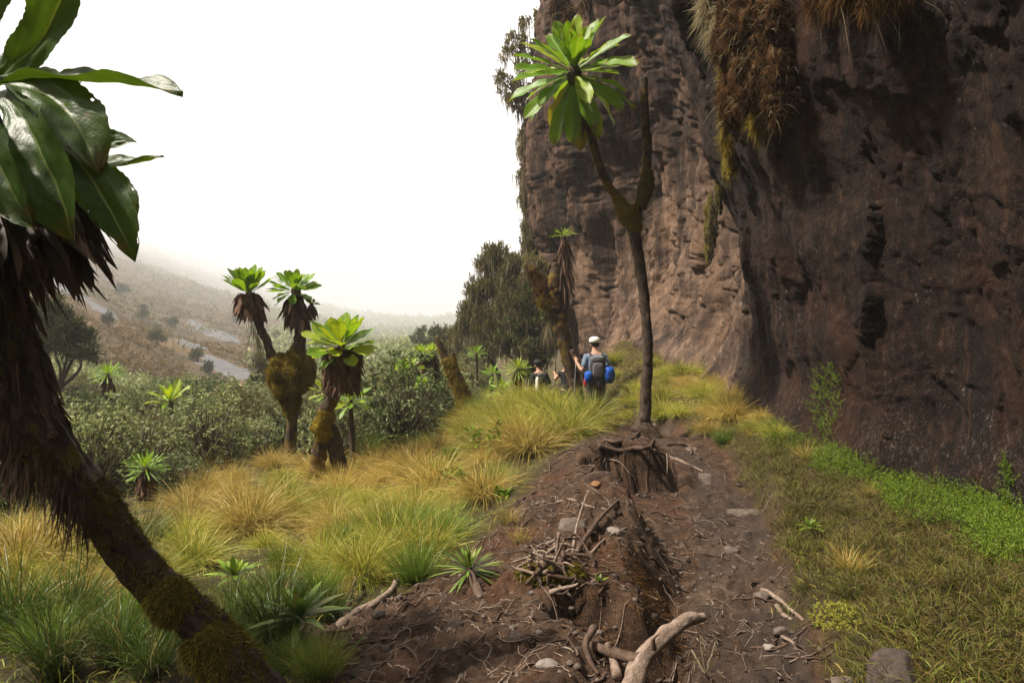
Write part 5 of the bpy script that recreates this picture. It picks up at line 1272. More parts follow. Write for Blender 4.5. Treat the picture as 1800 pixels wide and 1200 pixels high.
# ------------------------------------------------------------------ low cover: grass, moss, herbs
def carpet(name, label, n, mat, L, W, reg, dens, seed, bend=.4, nseg=3, spread=1.2, prof="grass"):
    g = np.random.default_rng(seed)
    x = g.uniform(reg[0], reg[1], n * 3); y = reg[2] * (reg[3] / reg[2]) ** g.random(n * 3)
    k = g.random(n * 3) < dens(x, y); x, y = x[k][:n], y[k][:n]
    B = np.column_stack([x, y, ground_z(x, y) - .008]); m = len(x)
    sc_ = (.45 + .75 * np.clip(.5 + .9 * fbm(B * 2.3, 2, seed), 0, 1))
    v = blades(B, hemi(m, spread, g) + [0, 0, .2], L * g.uniform(.5, 1.3, m) * sc_, W, bend, nseg, prof, seed=seed)
    v[2]["r"] = (v[2]["r"] * .5 + .5 * np.repeat(np.clip(.5 + .8 * fbm(B * 1.2, 3, seed + 1), 0, 1), (nseg + 1) * 2)) % 1
    o = link(name, make_mesh(name, *v[:2], mat, v[2])); return tag(o, label, "grass", kind="stuff")
def bank_d(x, y):
    e = np.interp(y, [0, 3, 4.5, 6, 8, 10, 14, 17], [1.15, 1.3, 1.65, 2.1, 2.25, 2.2, 2.0, 2.0])
    return (x > e) * (1 - m_soil(x, y)) * (x < 4.3)
def left_d(x, y):
    return (1 - m_soil(x, y)) * (x < 1.9) * ~(in_thicket(x, np.maximum(y, .1)) & (y > near_edge(x / np.maximum(y, .1)) + 1.5)) * 1.0
carpet("bank_grass", "short brown-green grass matting the bank below the cliff", 80000, M_bankg, .15, .005, (1.1, 4.4, 2.3, 18), lambda x, y: bank_d(x, y) * .9, 801)
carpet("bank_moss", "low mossy leaves over the shaded bank below the cliff", 40000, M_bankg, .03, .009, (1.1, 4.4, 2.3, 9), lambda x, y: bank_d(x, y) * .9, 802, nseg=1, prof="leaf")
carpet("slope_grass", "short straw and green grass over the left slope", 26000, M_mixg, .12, .006, (-9, 1.9, 2.4, 15), lambda x, y: left_d(x, y) * .8, 803)
carpet("ground_moss", "yellow-green moss on the open ground between tussocks", 60000, M_moss, .028, .007, (-5, 1.0, 2.6, 8), lambda x, y: left_d(x, y) * np.clip(.5 + 1.4 * fbm(np.stack([x, y, 0 * x], -1), 2, 9), 0, 1), 804, nseg=1, prof="leaf")
carpet("crest_grass", "tall straw grass on the crest and the hump by the cliff", 11000, M_gold, .30, .007, (-3, 3.8, 8.2, 18), lambda x, y: np.where(x > 2.0, bank_d(x, y) * ss(9.5, 11.5, y), left_d(x, y) * ss(-3, -1.5, x)) * (1 - m_soil(x, y)), 805, bend=.5)

def herb_patch(label, cx, cy, rx, ry, n, h, seed, mat=None, on_cliff=False, leaf=.013):
    """Bright creeping herb: wiry shoots set with tiny leaves."""
    g = np.random.default_rng(seed); B = []
    m = n // 26
    for _ in range(m):
        a, r = g.random() * 6.28, math.sqrt(g.random())
        q = (cx + math.cos(a) * r * rx, cy + math.sin(a) * r * ry)
        B.append(cliff_at(*q) + [-.03, -.02, 0] if on_cliff else ground_at(*q))
    B = np.array(B); m = len(B)
    D = hemi(m, 1.1, g) + [-.15, -.1, .2]; Ls = h * g.uniform(.5, 1.35, m)
    st = blades(B, D, Ls, .003, .25, 4, "grass", seed=seed)
    k = 34; t = g.random((m, k))
    P = (B[:, None] + Ls[:, None, None] * (norm(D)[:, None] * t[..., None] + np.array([0, 0, -1]) * (.25 * t ** 2)[..., None])).reshape(-1, 3)
    lf = blades(P, g.normal(0, 1, P.shape) + [0, 0, .4], leaf * g.uniform(.6, 1.3, len(P)), leaf * .38, .1, 2, "leaf", seed=seed + 1)
    base = B.mean(0); base[2] = B[:, 2].min()
    T = thing("creeping_herb", label, "herb", base)
    part("shoots", T, *st[:2], mat or M_herb, st[2], kind="stuff"); part("leaves", T, *lf[:2], mat or M_herb, lf[2], kind="stuff")
herb_patch("bright green herb patch at the cliff foot, farthest up the path", 1395, 765, 60, 30, 8320, 0.19, 821)
herb_patch("bright green herb mound under the cliff in the middle of the row", 1500, 812, 70, 34, 14400, 0.22, 822)
herb_patch("lush green herb patch below the dark cliff, right of the middle mound", 1640, 880, 80, 44, 15200, 0.20, 823)
herb_patch("deep green herb growth at the right edge where cliff meets bank", 1765, 935, 60, 60, 13600, 0.24, 824)
herb_patch("thin green herb fringe at the cliff foot beside the farthest tussocks", 1345, 742, 34, 20, 3600, .14, 828)
herb_patch("green herb bridge joining the middle mound to the lush patch on its right", 1570, 848, 46, 26, 6000, .15, 829)
herb_patch("green herb fringe between the lush patch and the right edge", 1715, 905, 46, 34, 6000, .16, 830)
herb_patch("green herb sprays climbing the rock above the middle mound", 1450, 705, 26, 60, 3800, .13, 825, on_cliff=True)
herb_patch("slender herb creeping up the dark rock at the right edge", 1768, 840, 12, 40, 1200, .10, 826, on_cliff=True)
herb_patch("lime-green moss tuft on the bank's lower lip beside the path", 1470, 1085, 45, 26, 3600, .04, 827, M_mixg, leaf=.010)

def rosette_plant(label, c, L, W, n, mat, seed, e=(80, -15), stem=None, name="rosette_plant"):
    g = np.random.default_rng(seed); c = np.asarray(c, float)
    base = np.array(stem[0]) if stem else c
    T = thing(name, label, "plant", base)
    if stem:
        V, F, A = tube(stem, np.linspace(.035, .022, len(stem)), 26, 12, .25, 18, seed); part("stem", T, V, F, M_wood_dk, A)
        skirt(T, c + [0, 0, -.01], c + [0, 0, -.07], .03, .03, 90, .09, .012, M_dead, seed + 2, out=.9)
    f = (np.arange(n) + .5) / n; az = np.arange(n) * 2.39996
    el = np.radians(e[0] + (e[1] - e[0]) * f + g.normal(0, 6, n))
    D = np.column_stack([np.cos(az) * np.cos(el), np.sin(az) * np.cos(el), np.sin(el)])
    for q in range(n):
        v = blades(c[None] + D[q:q + 1] * .01, D[q:q + 1], L * g.uniform(.8, 1.1) * (.6 + .4 * f[q]), W, .22, 6, "lance", np.cross(D[q:q + 1], [0, 0, 1.0]) + 1e-3, seed + q)
        part("leaf", T, *v[:2], mat, v[2])
    return T
lc = px(825, 1003, 4.0); gb = ground_at(858, 1085)
rosette_plant("spiky green lobelia rosette on a bent brown stem, growing from the soil", lc, .26, .017, 58, M_green, 841, (85, -12), [gb - [0, 0, .05], px(850, 1068, 3.55), px(838, 1035, 3.78), lc])
rosette_plant("small bright star-shaped rosette alone on the shaded bank", ground_at(1425, 938) + [0, 0, .05], .13, .032, 13, M_herb, 842, (70, 5))
rosette_plant("dark green broad-bladed rosette in the long grass near the lower edge", ground_at(525, 1130) + [0, 0, .12], .30, .045, 26, M_green, 843, (80, 0))
rosette_plant("dark green rosette on the mossy ground right of the leaning trunk", ground_at(412, 1040) + [0, 0, .10], .22, .045, 20, M_herb, 844, (75, 0))
rosette_plant("tiny green shoot in the dark hollow under the root tangle", ground_at(1052, 1030) + [0, 0, .02], .06, .014, 9, M_herb, 845, (80, 30))
def leafy_herb(label, a, b, h, n, L, W, seed, mat=None):
    g = np.random.default_rng(seed); c = ground_at(a, b); T = thing("leafy_herb", label, "plant", c)
    m = max(3, n // 14)
    tips = np.column_stack([g.normal(0, h * .35, (m, 2)), h * g.uniform(.6, 1.1, m)])
    st = blades(np.repeat(c[None], m, 0), tips, np.linalg.norm(tips, axis=1), .01, .0, 3, "flat", seed=seed); part("stems", T, *st[:2], M_twig, st[2])
    k = n // m; t = g.uniform(.35, 1.0, (m, k)); P = (c + tips[:, None] * t[..., None]).reshape(-1, 3)
    lf = blades(P, g.normal(0, 1, P.shape) + [0, 0, .5], L * g.uniform(.7, 1.2, len(P)), W, .3, 4, "leaf", seed=seed + 1)
    part("leaves", T, *lf[:2], mat or M_herb, lf[2], kind="stuff")
leafy_herb("upright leafy herb standing in the grass at the crest's left end", 862, 800, .42, 110, .11, .035, 851)
leafy_herb("broad-leaved green herb above the bright tussock on the slope", 800, 862, .22, 90, .11, .05, 852)
leafy_herb("low leafy herb at the upper edge of the bare soil", 880, 880, .14, 60, .07, .03, 853)
leafy_herb("yellowish leafy sprig in the thicket's near edge", 395, 800, .45, 60, .10, .04, 854, M_mixg)
leafy_herb("green leafy sprig in front of the seated hiker's tree", 996, 700, .35, 70, .11, .04, 855)

# ------------------------------------------------------------------ stones, roots and litter on the bare soil
m_stone, nt, b = newmat("grey_brown_stone"); k = NT(nt)
oi = k.n("ShaderNodeObjectInfo").outputs["Random"]
c = k.ramp(k.noise(14, 6, 0.7), [(0.3, (0.055, 0.039, 0.030)), (0.55, (0.12, 0.088, 0.068)), (0.75, (0.22, 0.172, 0.14))])
c = k.mix(k.ramp(oi, [(0.7, 0.0), (0.85, 0.6)]), c, (0.33, 0.285, 0.24))
k.l(c, b.inputs["Base Color"]); b.inputs["Roughness"].default_value = 0.8
k.l(k.bump(k.noise(30, 6, 0.7), 0.8, 0.02), b.inputs["Normal"])
m_clodstone, nt, b = newmat("earthy_boulder"); k = NT(nt)
c = k.ramp(k.noise(12, 7, 0.75), [(0.3, (0.03, 0.02, 0.015)), (0.55, (0.075, 0.052, 0.04)), (0.75, (0.15, 0.11, 0.085))]); k.l(c, b.inputs["Base Color"]); b.inputs["Roughness"].default_value = 0.9
k.l(k.bump(k.noise(25, 7, 0.75), 1.0, 0.03), b.inputs["Normal"])
m_rust, nt, b = newmat("rusty_stone"); k = NT(nt)
c = k.ramp(k.noise(30, 5, 0.7), [(0.3, (0.13, 0.055, 0.02)), (0.7, (0.34, 0.17, 0.06))]); k.l(c, b.inputs["Base Color"]); b.inputs["Roughness"].default_value = 0.9
k.l(k.bump(k.noise(40, 6, 0.7), 0.8, 0.02), b.inputs["Normal"])
def stone_geo(r, seed, flat=.6):
    g = np.random.default_rng(seed); V, F, _ = blob((0, 0, 0), (1, 1, 1), 26, 18, .25, 1.6, seed)
    for _ in range(13):                                             # chipped facets
        nrm_ = norm(g.normal(size=3)); d = g.uniform(.50, .82); h = V @ nrm_ - d; V = V - np.clip(h, 0, None)[:, None] * nrm_ * .93
    V = V * np.asarray(r)
    V[:, 2] *= flat
    a = g.random() * 6.28; R = np.array([[math.cos(a), -math.sin(a), 0], [math.sin(a), math.cos(a), 0], [0, 0, 1]])
    return V @ R.T, F
for q, (a, b_, r, mt, lab) in enumerate([
        (1310, 905, .20, m_stone, "broad flat-topped brown stone on the right side of the path"),
        (1285, 968, .075, m_stone, "pale angular stone in the path below the broad brown one"),
        (1046, 852, .065, m_rust, "rusty orange stone on top of the soil mound"),
        (966, 950, .05, m_stone, "pale stone beside the root tangle"),
        (1010, 925, .13, m_stone, "flat brown stone embedded in the mound's near slope"),
        (1085, 935, .09, m_stone, "half-buried grey stone on the mound"),
        (1165, 955, .045, m_stone, "small white stone at the mound's right edge"),
        (1340, 1050, .085, m_stone, "grey stone among roots at the bank's lip"),
        (1372, 1112, .06, m_stone, "dark stone in the mud below the roots"),
        (1352, 1138, .04, m_stone, "small pale stone in the mud at the path's near end"),
        (1580, 1195, .20, m_clodstone, "large earthy boulder bedded in the near right corner of the path"),
        (1620, 1148, .032, m_stone, "white pebble on the bank above the earthy boulder"),
        (1485, 1195, .07, m_stone, "jagged stone at the lower edge beside the earthy boulder"),
        (963, 1168, .05, m_stone, "pale jagged rock at the lower edge below the dark hollow"),
        (1216, 790, .10, m_stone, "grey step stone where the path bends by the tall groundsel"),
        (1240, 842, .12, m_stone, "light brown slab stone at the path's right lip"),
        (1150, 750, .10, m_stone, "pale stone in the path just behind the tall groundsel"),
        (583, 927, .05, m_stone, "white stone in the grass of the mossy ground"),
        (1070, 752, .09, m_stone, "pale stone at the far bend of the path, below the hiker")]):
    p = ground_at(a, b_); V, F = stone_geo((r, r * .8, r), 900 + q)
    solo("stone", V + p - [0, 0, r * .08], F, mt, lab, "stone", base=p)

def root_line(label, pts, r, mat, seed, name="exposed_root", lift=.4, n=36, rough=.35):
    """pts: photo positions on the ground, with an optional height above it."""
    P = []
    for a, b_, *h in pts:
        q = ground_at(a, b_); P.append(q + [0, 0, (h[0] if h else r * lift)])
    P = np.array(P); rad = np.linspace(r, r * .55, len(P))
    V, F, A = tube(P, rad, n, 10, rough, 22, seed)
    V = V + .25 * r * np.stack([fbm(V * 12, 2, seed), fbm(V * 12, 2, seed + 1), fbm(V * 12, 2, seed + 2)], -1)
    return solo(name, V, F, mat, label, "root", base=P[0], attrs=A)
T = thing("dead_branch", "thick bleached dead branch jutting up from the near edge of the soil", "branch", ground_at(1112, 1195))
V, F, A = tube([px(1100, 1235, 2.45), px(1125, 1165, 2.62), px(1165, 1120, 2.68), px(1205, 1092, 2.74), px(1238, 1084, 2.8)], [.040, .036, .029, .025, .017], 70, 18, .35, 14, 931, .25); part("limb", T, V, F, M_wood, A)
V, F, A = tube([px(1128, 1160, 2.62), px(1085, 1150, 2.68), px(1040, 1135, 2.8), px(1012, 1128, 2.95)], [.023, .021, .019, .014], 50, 14, .35, 18, 932, .25); part("side_limb", T, V, F, M_wood_dk, A)
V, F, A = tube([px(1150, 1140, 2.6), px(1148, 1122, 2.58), px(1160, 1112, 2.57)], [.010, .008, .004], 12, 8, .3, 18, 933); part("splinter", T, V, F, M_wood, A)
for q, (lab, pts, r, mt) in enumerate([
        ("curled reddish root below the bleached branch's side limb", [(1045, 1132, .07), (1030, 1152, .05), (1038, 1172, .02), (1052, 1190)], .016, M_wood_dk),
        ("pale upright twig-root standing left of the forked one on the mound", [(1006, 972), (1014, 940, .06), (1024, 912, .08), (1035, 885, .10)], .009, M_wood),
        ("forked dark root rising from the rusty peat on the mound", [(1012, 975), (1032, 955, .05), (1055, 925, .06), (1078, 895, .03), (1088, 880)], .017, M_wood_dk),
        ("thin straight root lying across the mound's rusty side", [(1040, 972), (1060, 955, .02), (1085, 938, .02), (1112, 924)], .008, M_wood),
        ("long pale root running level across the mound's top", [(978, 884), (1005, 880), (1035, 890), (1066, 896)], .013, M_wood),
        ("brown root sloping down from the rusty orange stone", [(1028, 852), (1048, 865), (1066, 878), (1078, 895)], .014, M_wood_dk),
        ("long weathered root at the lower left end of the bare soil", [(600, 1102), (630, 1078), (660, 1062), (688, 1040), (705, 1015), (742, 1008)], .030, M_wood),
        ("dark root arching at the soil's left upper edge", [(895, 893), (915, 880), (940, 866), (962, 858)], .015, M_wood_dk),
        ("short curved root below the arching one", [(918, 912), (925, 898), (940, 888), (958, 884)], .013, M_wood_dk),
        ("root crossing the front of the tall groundsel's root mat", [(1052, 786), (1085, 792), (1115, 796), (1140, 788), (1150, 772)], .030, M_wood_dk),
        ("pale root sticking out of the root mat towards the path", [(1150, 792), (1170, 800), (1190, 808), (1205, 815)], .014, M_wood),
        ("forked root reaching over the path from the root mat", [(1172, 784, .03), (1195, 784, .03), (1212, 786, .02), (1216, 800)], .022, M_wood_dk),
        ("pale root lying along the path's bend", [(1188, 806), (1205, 815), (1222, 822), (1236, 830)], .016, M_wood),
        ("brown root curving round the tall groundsel's left foot", [(1062, 776), (1090, 778), (1110, 772), (1124, 760)], .022, M_wood_dk),
        ("thin root hanging down the dark peat face", [(1172, 812, .10), (1173, 830, .08), (1172, 845, .03)], .007, M_wood),
        ("splintered pale roots on the left end of the root mat", [(1068, 808), (1090, 816), (1105, 830), (1118, 842)], .013, M_wood),
        ("bleached root end at the bank's lip beside the grey stone", [(1340, 1038), (1362, 1050), (1385, 1068), (1412, 1092)], .018, M_wood),
        ("second bleached root below the first at the bank's lip", [(1365, 1068), (1378, 1082), (1392, 1090)], .016, M_wood),
        ("short dark stick leaning from the long weathered root", [(606, 1086), (614, 1066, .05), (626, 1042, .10)], .013, M_wood_dk),
        ("thin root on the dark soil below the lobelia", [(890, 1075), (870, 1100), (850, 1118), (820, 1145)], .006, M_wood_dk),
        ("short stick lying in the dark hollow", [(1052, 1045), (1065, 1030), (1078, 1018)], .011, M_wood_dk),
        ("broken piece of pale wood standing at the lower edge", [(1085, 1198, .02), (1076, 1180, .05), (1068, 1165, .08)], .020, M_wood),
        ("pale stick in the mud right of the dead branch", [(1375, 1120), (1392, 1130), (1410, 1140)], .010, M_wood)]):
    root_line(lab, pts, r, mt, 940 + q)
# tangled stump
c = ground_at(962, 1010); T = thing("root_tangle", "gnarled bleached root tangle with moss above the dark hollow", "root tangle", c); g = np.random.default_rng(970)
for q in range(44):
    a0 = px(g.uniform(925, 1010), g.uniform(975, 1035), 3.72 + g.normal(0, .08)); dirv = norm(np.array([g.normal(), g.normal() * .5, g.normal() * .7])) * g.uniform(.06, .19)
    a0[2] = float(ground_z(a0[0], a0[1])) + g.uniform(.01, .07)
    V, F, A = tube([a0 - dirv, a0 + g.normal(0, .03, 3), a0 + dirv * .6 + g.normal(0, .03, 3), a0 + dirv], [g.uniform(.004, .010), g.uniform(.006, .014), .007, .003], 20, 8, .45, 20, 971 + q); part("root", T, V, F, M_wood if q % 3 else M_wood_dk, A)
V, F, _ = blob(c + [0.02, .05, -.01], (.17, .12, .07), 36, 24, .4, 3, 999); fuzz(V, F, 2600, .025, .005, M_moss_dk, "moss", T, g)
part("moss_cushion", T, V, F, M_moss_dk, {"t": .3 + .3 * fbm(V * 20, 3, 1), "r": .5 + .5 * vnoise(V * 60, 2)})
# dead sprig
c = ground_at(1240, 1185); T = thing("dry_sprig", "pale dead sprig standing in the mud right of the branch", "plant", c); g = np.random.default_rng(972)
tp = np.array([px(1228, 1115, 2.98), px(1215, 1140, 2.98), px(1258, 1125, 2.98), px(1222, 1160, 3.0), px(1262, 1150, 3.0)])
v = blades(np.repeat(c[None], 5, 0), tp - c, np.linalg.norm(tp - c, axis=1), .006, .0, 3, "flat", seed=1); part("stems", T, *v[:2], M_lichen, v[2])
v = blades(np.repeat(tp, 7, 0), g.normal(0, 1, (35, 3)), .045, .006, .5, 3, "grass", seed=2); part("withered_leaves", T, *v[:2], M_twig, v[2], kind="stuff")
# litter and fibres
g = np.random.default_rng(980)
def soil_pts(n, lo=2.4, hi=10, trail_only=None):
    x = g.uniform(-1.2, 2.8, n * 6); y = lo * (hi / lo) ** g.random(n * 6)
    k = m_soil(x, y) > .5
    if trail_only is not None: k &= (m_trail(x, y) > .5) == trail_only
    x, y = x[k][:n], y[k][:n]; return np.column_stack([x, y, ground_z(x, y)])
B = soil_pts(4200); n = len(B)
v = blades(B + [0, 0, .006], np.column_stack([g.normal(0, 1, (n, 2)), g.normal(0, .15, n)]), g.uniform(.012, .09, n) * g.random(n) ** .6, g.uniform(.0025, .006, n), .1, 2, "flat", seed=9)
tag(link("twig_litter", make_mesh("twig_litter", *v[:2], M_twig, v[2])), "small twigs and bark chips strewn over the soil", "litter", kind="stuff")
def strands(n, L, R, seed, lo=2.4, hi=9.5):
    """Thin crooked rootlets lying on the soil."""
    gg = np.random.default_rng(seed); P0 = soil_pts(n, lo, hi); n = len(P0); m = 8
    hd = gg.random(n) * 6.28; st_ = L * gg.uniform(.4, 1.4, n) / m
    pts_ = [P0[:, :2]]
    for _ in range(m - 1):
        hd = hd + gg.normal(0, .38, n); pts_.append(pts_[-1] + np.column_stack([np.cos(hd), np.sin(hd)]) * st_[:, None])
    XY = np.stack(pts_, 1); Z = ground_z(XY[..., 0], XY[..., 1]) + R * .6 + gg.random((n, 1)) * .012 * np.sin(np.linspace(0, 3.1, m))[None]
    C = np.concatenate([XY, Z[..., None]], -1); T_ = norm(np.gradient(C, axis=1)); S_ = norm(np.cross(T_, [0, 0, 1.0])); U_ = np.cross(S_, T_)
    rad = R * gg.uniform(.5, 1.5, n)[:, None] * np.linspace(1, .35, m)[None]
    V = np.stack([C + (S_ * math.cos(a_) + U_ * math.sin(a_)) * rad[..., None] for a_ in (0.5, 1.57, 2.6, 4.71)], 2)
    b_ = (np.arange(n) * m * 4)[:, None, None] + (np.arange(m - 1) * 4)[None, :, None]; j_ = np.arange(4)[None, None]
    F = np.stack([b_ + j_, b_ + (j_ + 1) % 4, b_ + 4 + (j_ + 1) % 4, b_ + 4 + j_], -1).reshape(-1, 4)
    return V.reshape(-1, 3), F
v_, f_ = strands(420, .22, .0035, 31)
tag(link("rootlets", make_mesh("rootlets", v_, f_, M_wood)), "thin pale rootlets lying over the bare soil", "roots", kind="stuff")
v_, f_ = strands(160, .40, .007, 32)
tag(link("brown_rootlets", make_mesh("brown_rootlets", v_, f_, M_wood_dk)), "crooked brown rootlets half sunk in the mound", "roots", kind="stuff")
B = soil_pts(1100); n = len(B); sv = stone_geo((1, 1, 1), 5)[0]; V0, F0, _ = blob((0, 0, 0), (1, 1, .6), 7, 5, .3, 2, 3)
sz = .004 + .016 * g.random(n) ** 4 + .012 * (g.random(n) < .06)
V, F, A = tile(V0, F0, {}, B, g.random(n) * 6.28, sz)
tag(link("pebbles", make_mesh("pebbles", V, F, m_stone)), "grit and small pebbles on the path and soil", "gravel", kind="stuff")
B = soil_pts(420); n = len(B); V0, F0, _ = blob((0, 0, 0), (1, 1, .55), 14, 9, .5, 2.2, 8)
m_clod, nt, b = newmat("dark_peat_clod"); k = NT(nt)
cc_ = k.ramp(k.noise(25, 6, 0.7), [(0.3, (0.022, 0.013, 0.009)), (0.55, (0.055, 0.036, 0.025)), (0.75, (0.12, 0.085, 0.062))]); k.l(cc_, b.inputs["Base Color"]); b.inputs["Roughness"].default_value = .9
k.l(k.bump(k.noise(60, 5, .7), 1.0, .02), b.inputs["Normal"])
V, F, A = tile(V0, F0, {}, B - [0, 0, .006], g.random(n) * 6.28, .010 + .035 * g.random(n) ** 3)
V = V + .006 * np.stack([fbm(V * 30, 2, 1), fbm(V * 30, 2, 2), fbm(V * 30, 2, 3)], -1)
tag(link("peat_clods", make_mesh("peat_clods", V, F, m_clod)), "crumbling dark peat clods on the mound and path", "soil", kind="stuff")
x = g.uniform(.7, 2.2, 6000); y = g.uniform(5.2, 7.5, 6000); sdv = poly_sd(x, y, BITE); k_ = (np.abs(sdv) < .10); x, y = x[k_], y[k_]; n = len(x)
B = np.column_stack([x, y, ground_z(x, y)])
v = blades(B, np.column_stack([g.normal(.05, .3, n), g.normal(-.35, .3, n), -np.ones(n) * .6]), g.uniform(.03, .16, n), .003, .4, 3, "grass", seed=12)
tag(link("root_fibres", make_mesh("root_fibres", *v[:2], M_twig, v[2])), "fine root fibres hanging over the dark peat face", "roots", kind="stuff")
x = g.normal(.75, .25, 2600); y = g.normal(3.85, .3, 2600); B = np.column_stack([x, y, ground_z(x, y)]); n = len(B)
v = blades(B, np.column_stack([g.normal(0, .7, (n, 2)), g.normal(.1, .3, n)]), g.uniform(.03, .11, n), .0028, .3, 3, "grass", seed=13)
tag(link("peat_fibres", make_mesh("peat_fibres", *v[:2], M_moss_red, v[2])), "rusty peat fibres matting the middle of the mound", "roots", kind="stuff")

# ------------------------------------------------------------------ hikers
def plain(name, col, rough=.8, nscale=60, var=.25):
    m, nt, b = newmat(name); k = NT(nt)
    c = k.mix(k.ramp(k.noise(nscale, 4, .6), [(.35, 0.), (.7, 1.)]), tuple(v * (1 - var) for v in col), tuple(min(1, v * (1 + var)) for v in col))
    k.l(c, b.inputs["Base Color"]); b.inputs["Roughness"].default_value = rough; b.inputs["Specular IOR Level"].default_value = .25
    k.l(k.bump(k.noise(18, 4, .6), .6, .02), b.inputs["Normal"]); return m
M_skin = plain("skin", (.42, .24, .16), .55, 20, .1); M_shirt = plain("grey_shirt", (.15, .20, .28)); M_black = plain("black_cloth", (.018, .018, .020)); M_trous = plain("dark_trousers", (.028, .029, .032))
M_pack = plain("dark_grey_pack", (.045, .045, .05)); M_packtop = plain("grey_pack_cloth", (.13, .13, .135)); M_blue = plain("blue_bag", (.010, .085, .42), .5); M_white = plain("white_helmet", (.74, .72, .66), .4, 20, .05); M_red = plain("red_bottle", (.5, .035, .03), .4); M_metal = plain("pole_metal", (.35, .35, .36), .35)
M_hair = plain("dark_hair", (.02, .014, .010)); M_boot = plain("brown_boot", (.06, .04, .028))

def skinned(name, verts, edges, root, mat, sub=2, rootv=0):
    """verts: name -> (x, y, z, radius or (rx, ry)); a body grown round a skeleton."""
    ks = list(verts); me = bpy.data.meshes.new(name)
    me.from_pydata([verts[q][:3] for q in ks], [(ks.index(a), ks.index(b)) for a, b in edges], [])
    o = link(name, me, root); me.materials.append(mat)
    md = o.modifiers.new("skin", 'SKIN'); md.use_smooth_shade = True
    for q, sv in zip(ks, me.skin_vertices[0].data):
        r = verts[q][3]; sv.radius = (r, r) if not hasattr(r, "__len__") else r
        sv.use_root = (ks.index(q) == rootv)
    s = o.modifiers.new("smooth", 'SUBSURF'); s.levels = sub; s.render_levels = sub
    return o

def superblob(c, r, e=.5, nu=24, nv=16, amp=.06, seed=0):
    th = np.linspace(-PI / 2, PI / 2, nv)[:, None]; ph = np.linspace(0, 2 * PI, nu, endpoint=False)[None]
    f = lambda a: np.sign(a) * np.abs(a) ** e
    p = np.stack([f(np.cos(th)) * f(np.cos(ph)), f(np.cos(th)) * f(np.sin(ph)), f(np.sin(th)) + 0 * ph], -1)
    p = p * (1 + amp * fbm(p * 2 + seed, 3, seed))[..., None] * np.asarray(r) + np.asarray(c)
    i = np.arange(nv - 1)[:, None]; j = np.arange(nu)[None]; a = i * nu + j; b = i * nu + (j + 1) % nu
    return p.reshape(-1, 3), np.stack([a, b, b + nu, a + nu], -1).reshape(-1, 4)

def local_part(name, root, V, F, mat, parent=None):
    return link(name, make_mesh(name, V, F, mat), parent or root)

def fingers(V, E, w, h, prefix):
    """Palm and five fingers, loosely curled, beyond wrist w towards h."""
    w, h = np.array(w), np.array(h); d = norm(h - w); s = norm(np.cross(d, [0.2, 1, .3])); up = np.cross(s, d)
    V[prefix + "palm"] = (*(w + d * .05), (.032, .020)); E.append((prefix + "wrist", prefix + "palm"))
    for q, (o, L) in enumerate([(-.026, .062), (-.009, .072), (.009, .068), (.025, .052)]):
        a = w + d * .085 + s * o; b = a + d * L * .55 + up * .008; c = b + d * L * .3 - up * .022
        V[f"{prefix}f{q}a"] = (*a, .0095); V[f"{prefix}f{q}b"] = (*b, .009); V[f"{prefix}f{q}c"] = (*c, .008)
        E += [(prefix + "palm", f"{prefix}f{q}a"), (f"{prefix}f{q}a", f"{prefix}f{q}b"), (f"{prefix}f{q}b", f"{prefix}f{q}c")]
    a = w + d * .035 - s * .035; b = a + d * .035 - s * .022; V[prefix + "th1"] = (*a, .011); V[prefix + "th2"] = (*b, .009)
    E += [(prefix + "palm", prefix + "th1"), (prefix + "th1", prefix + "th2")]

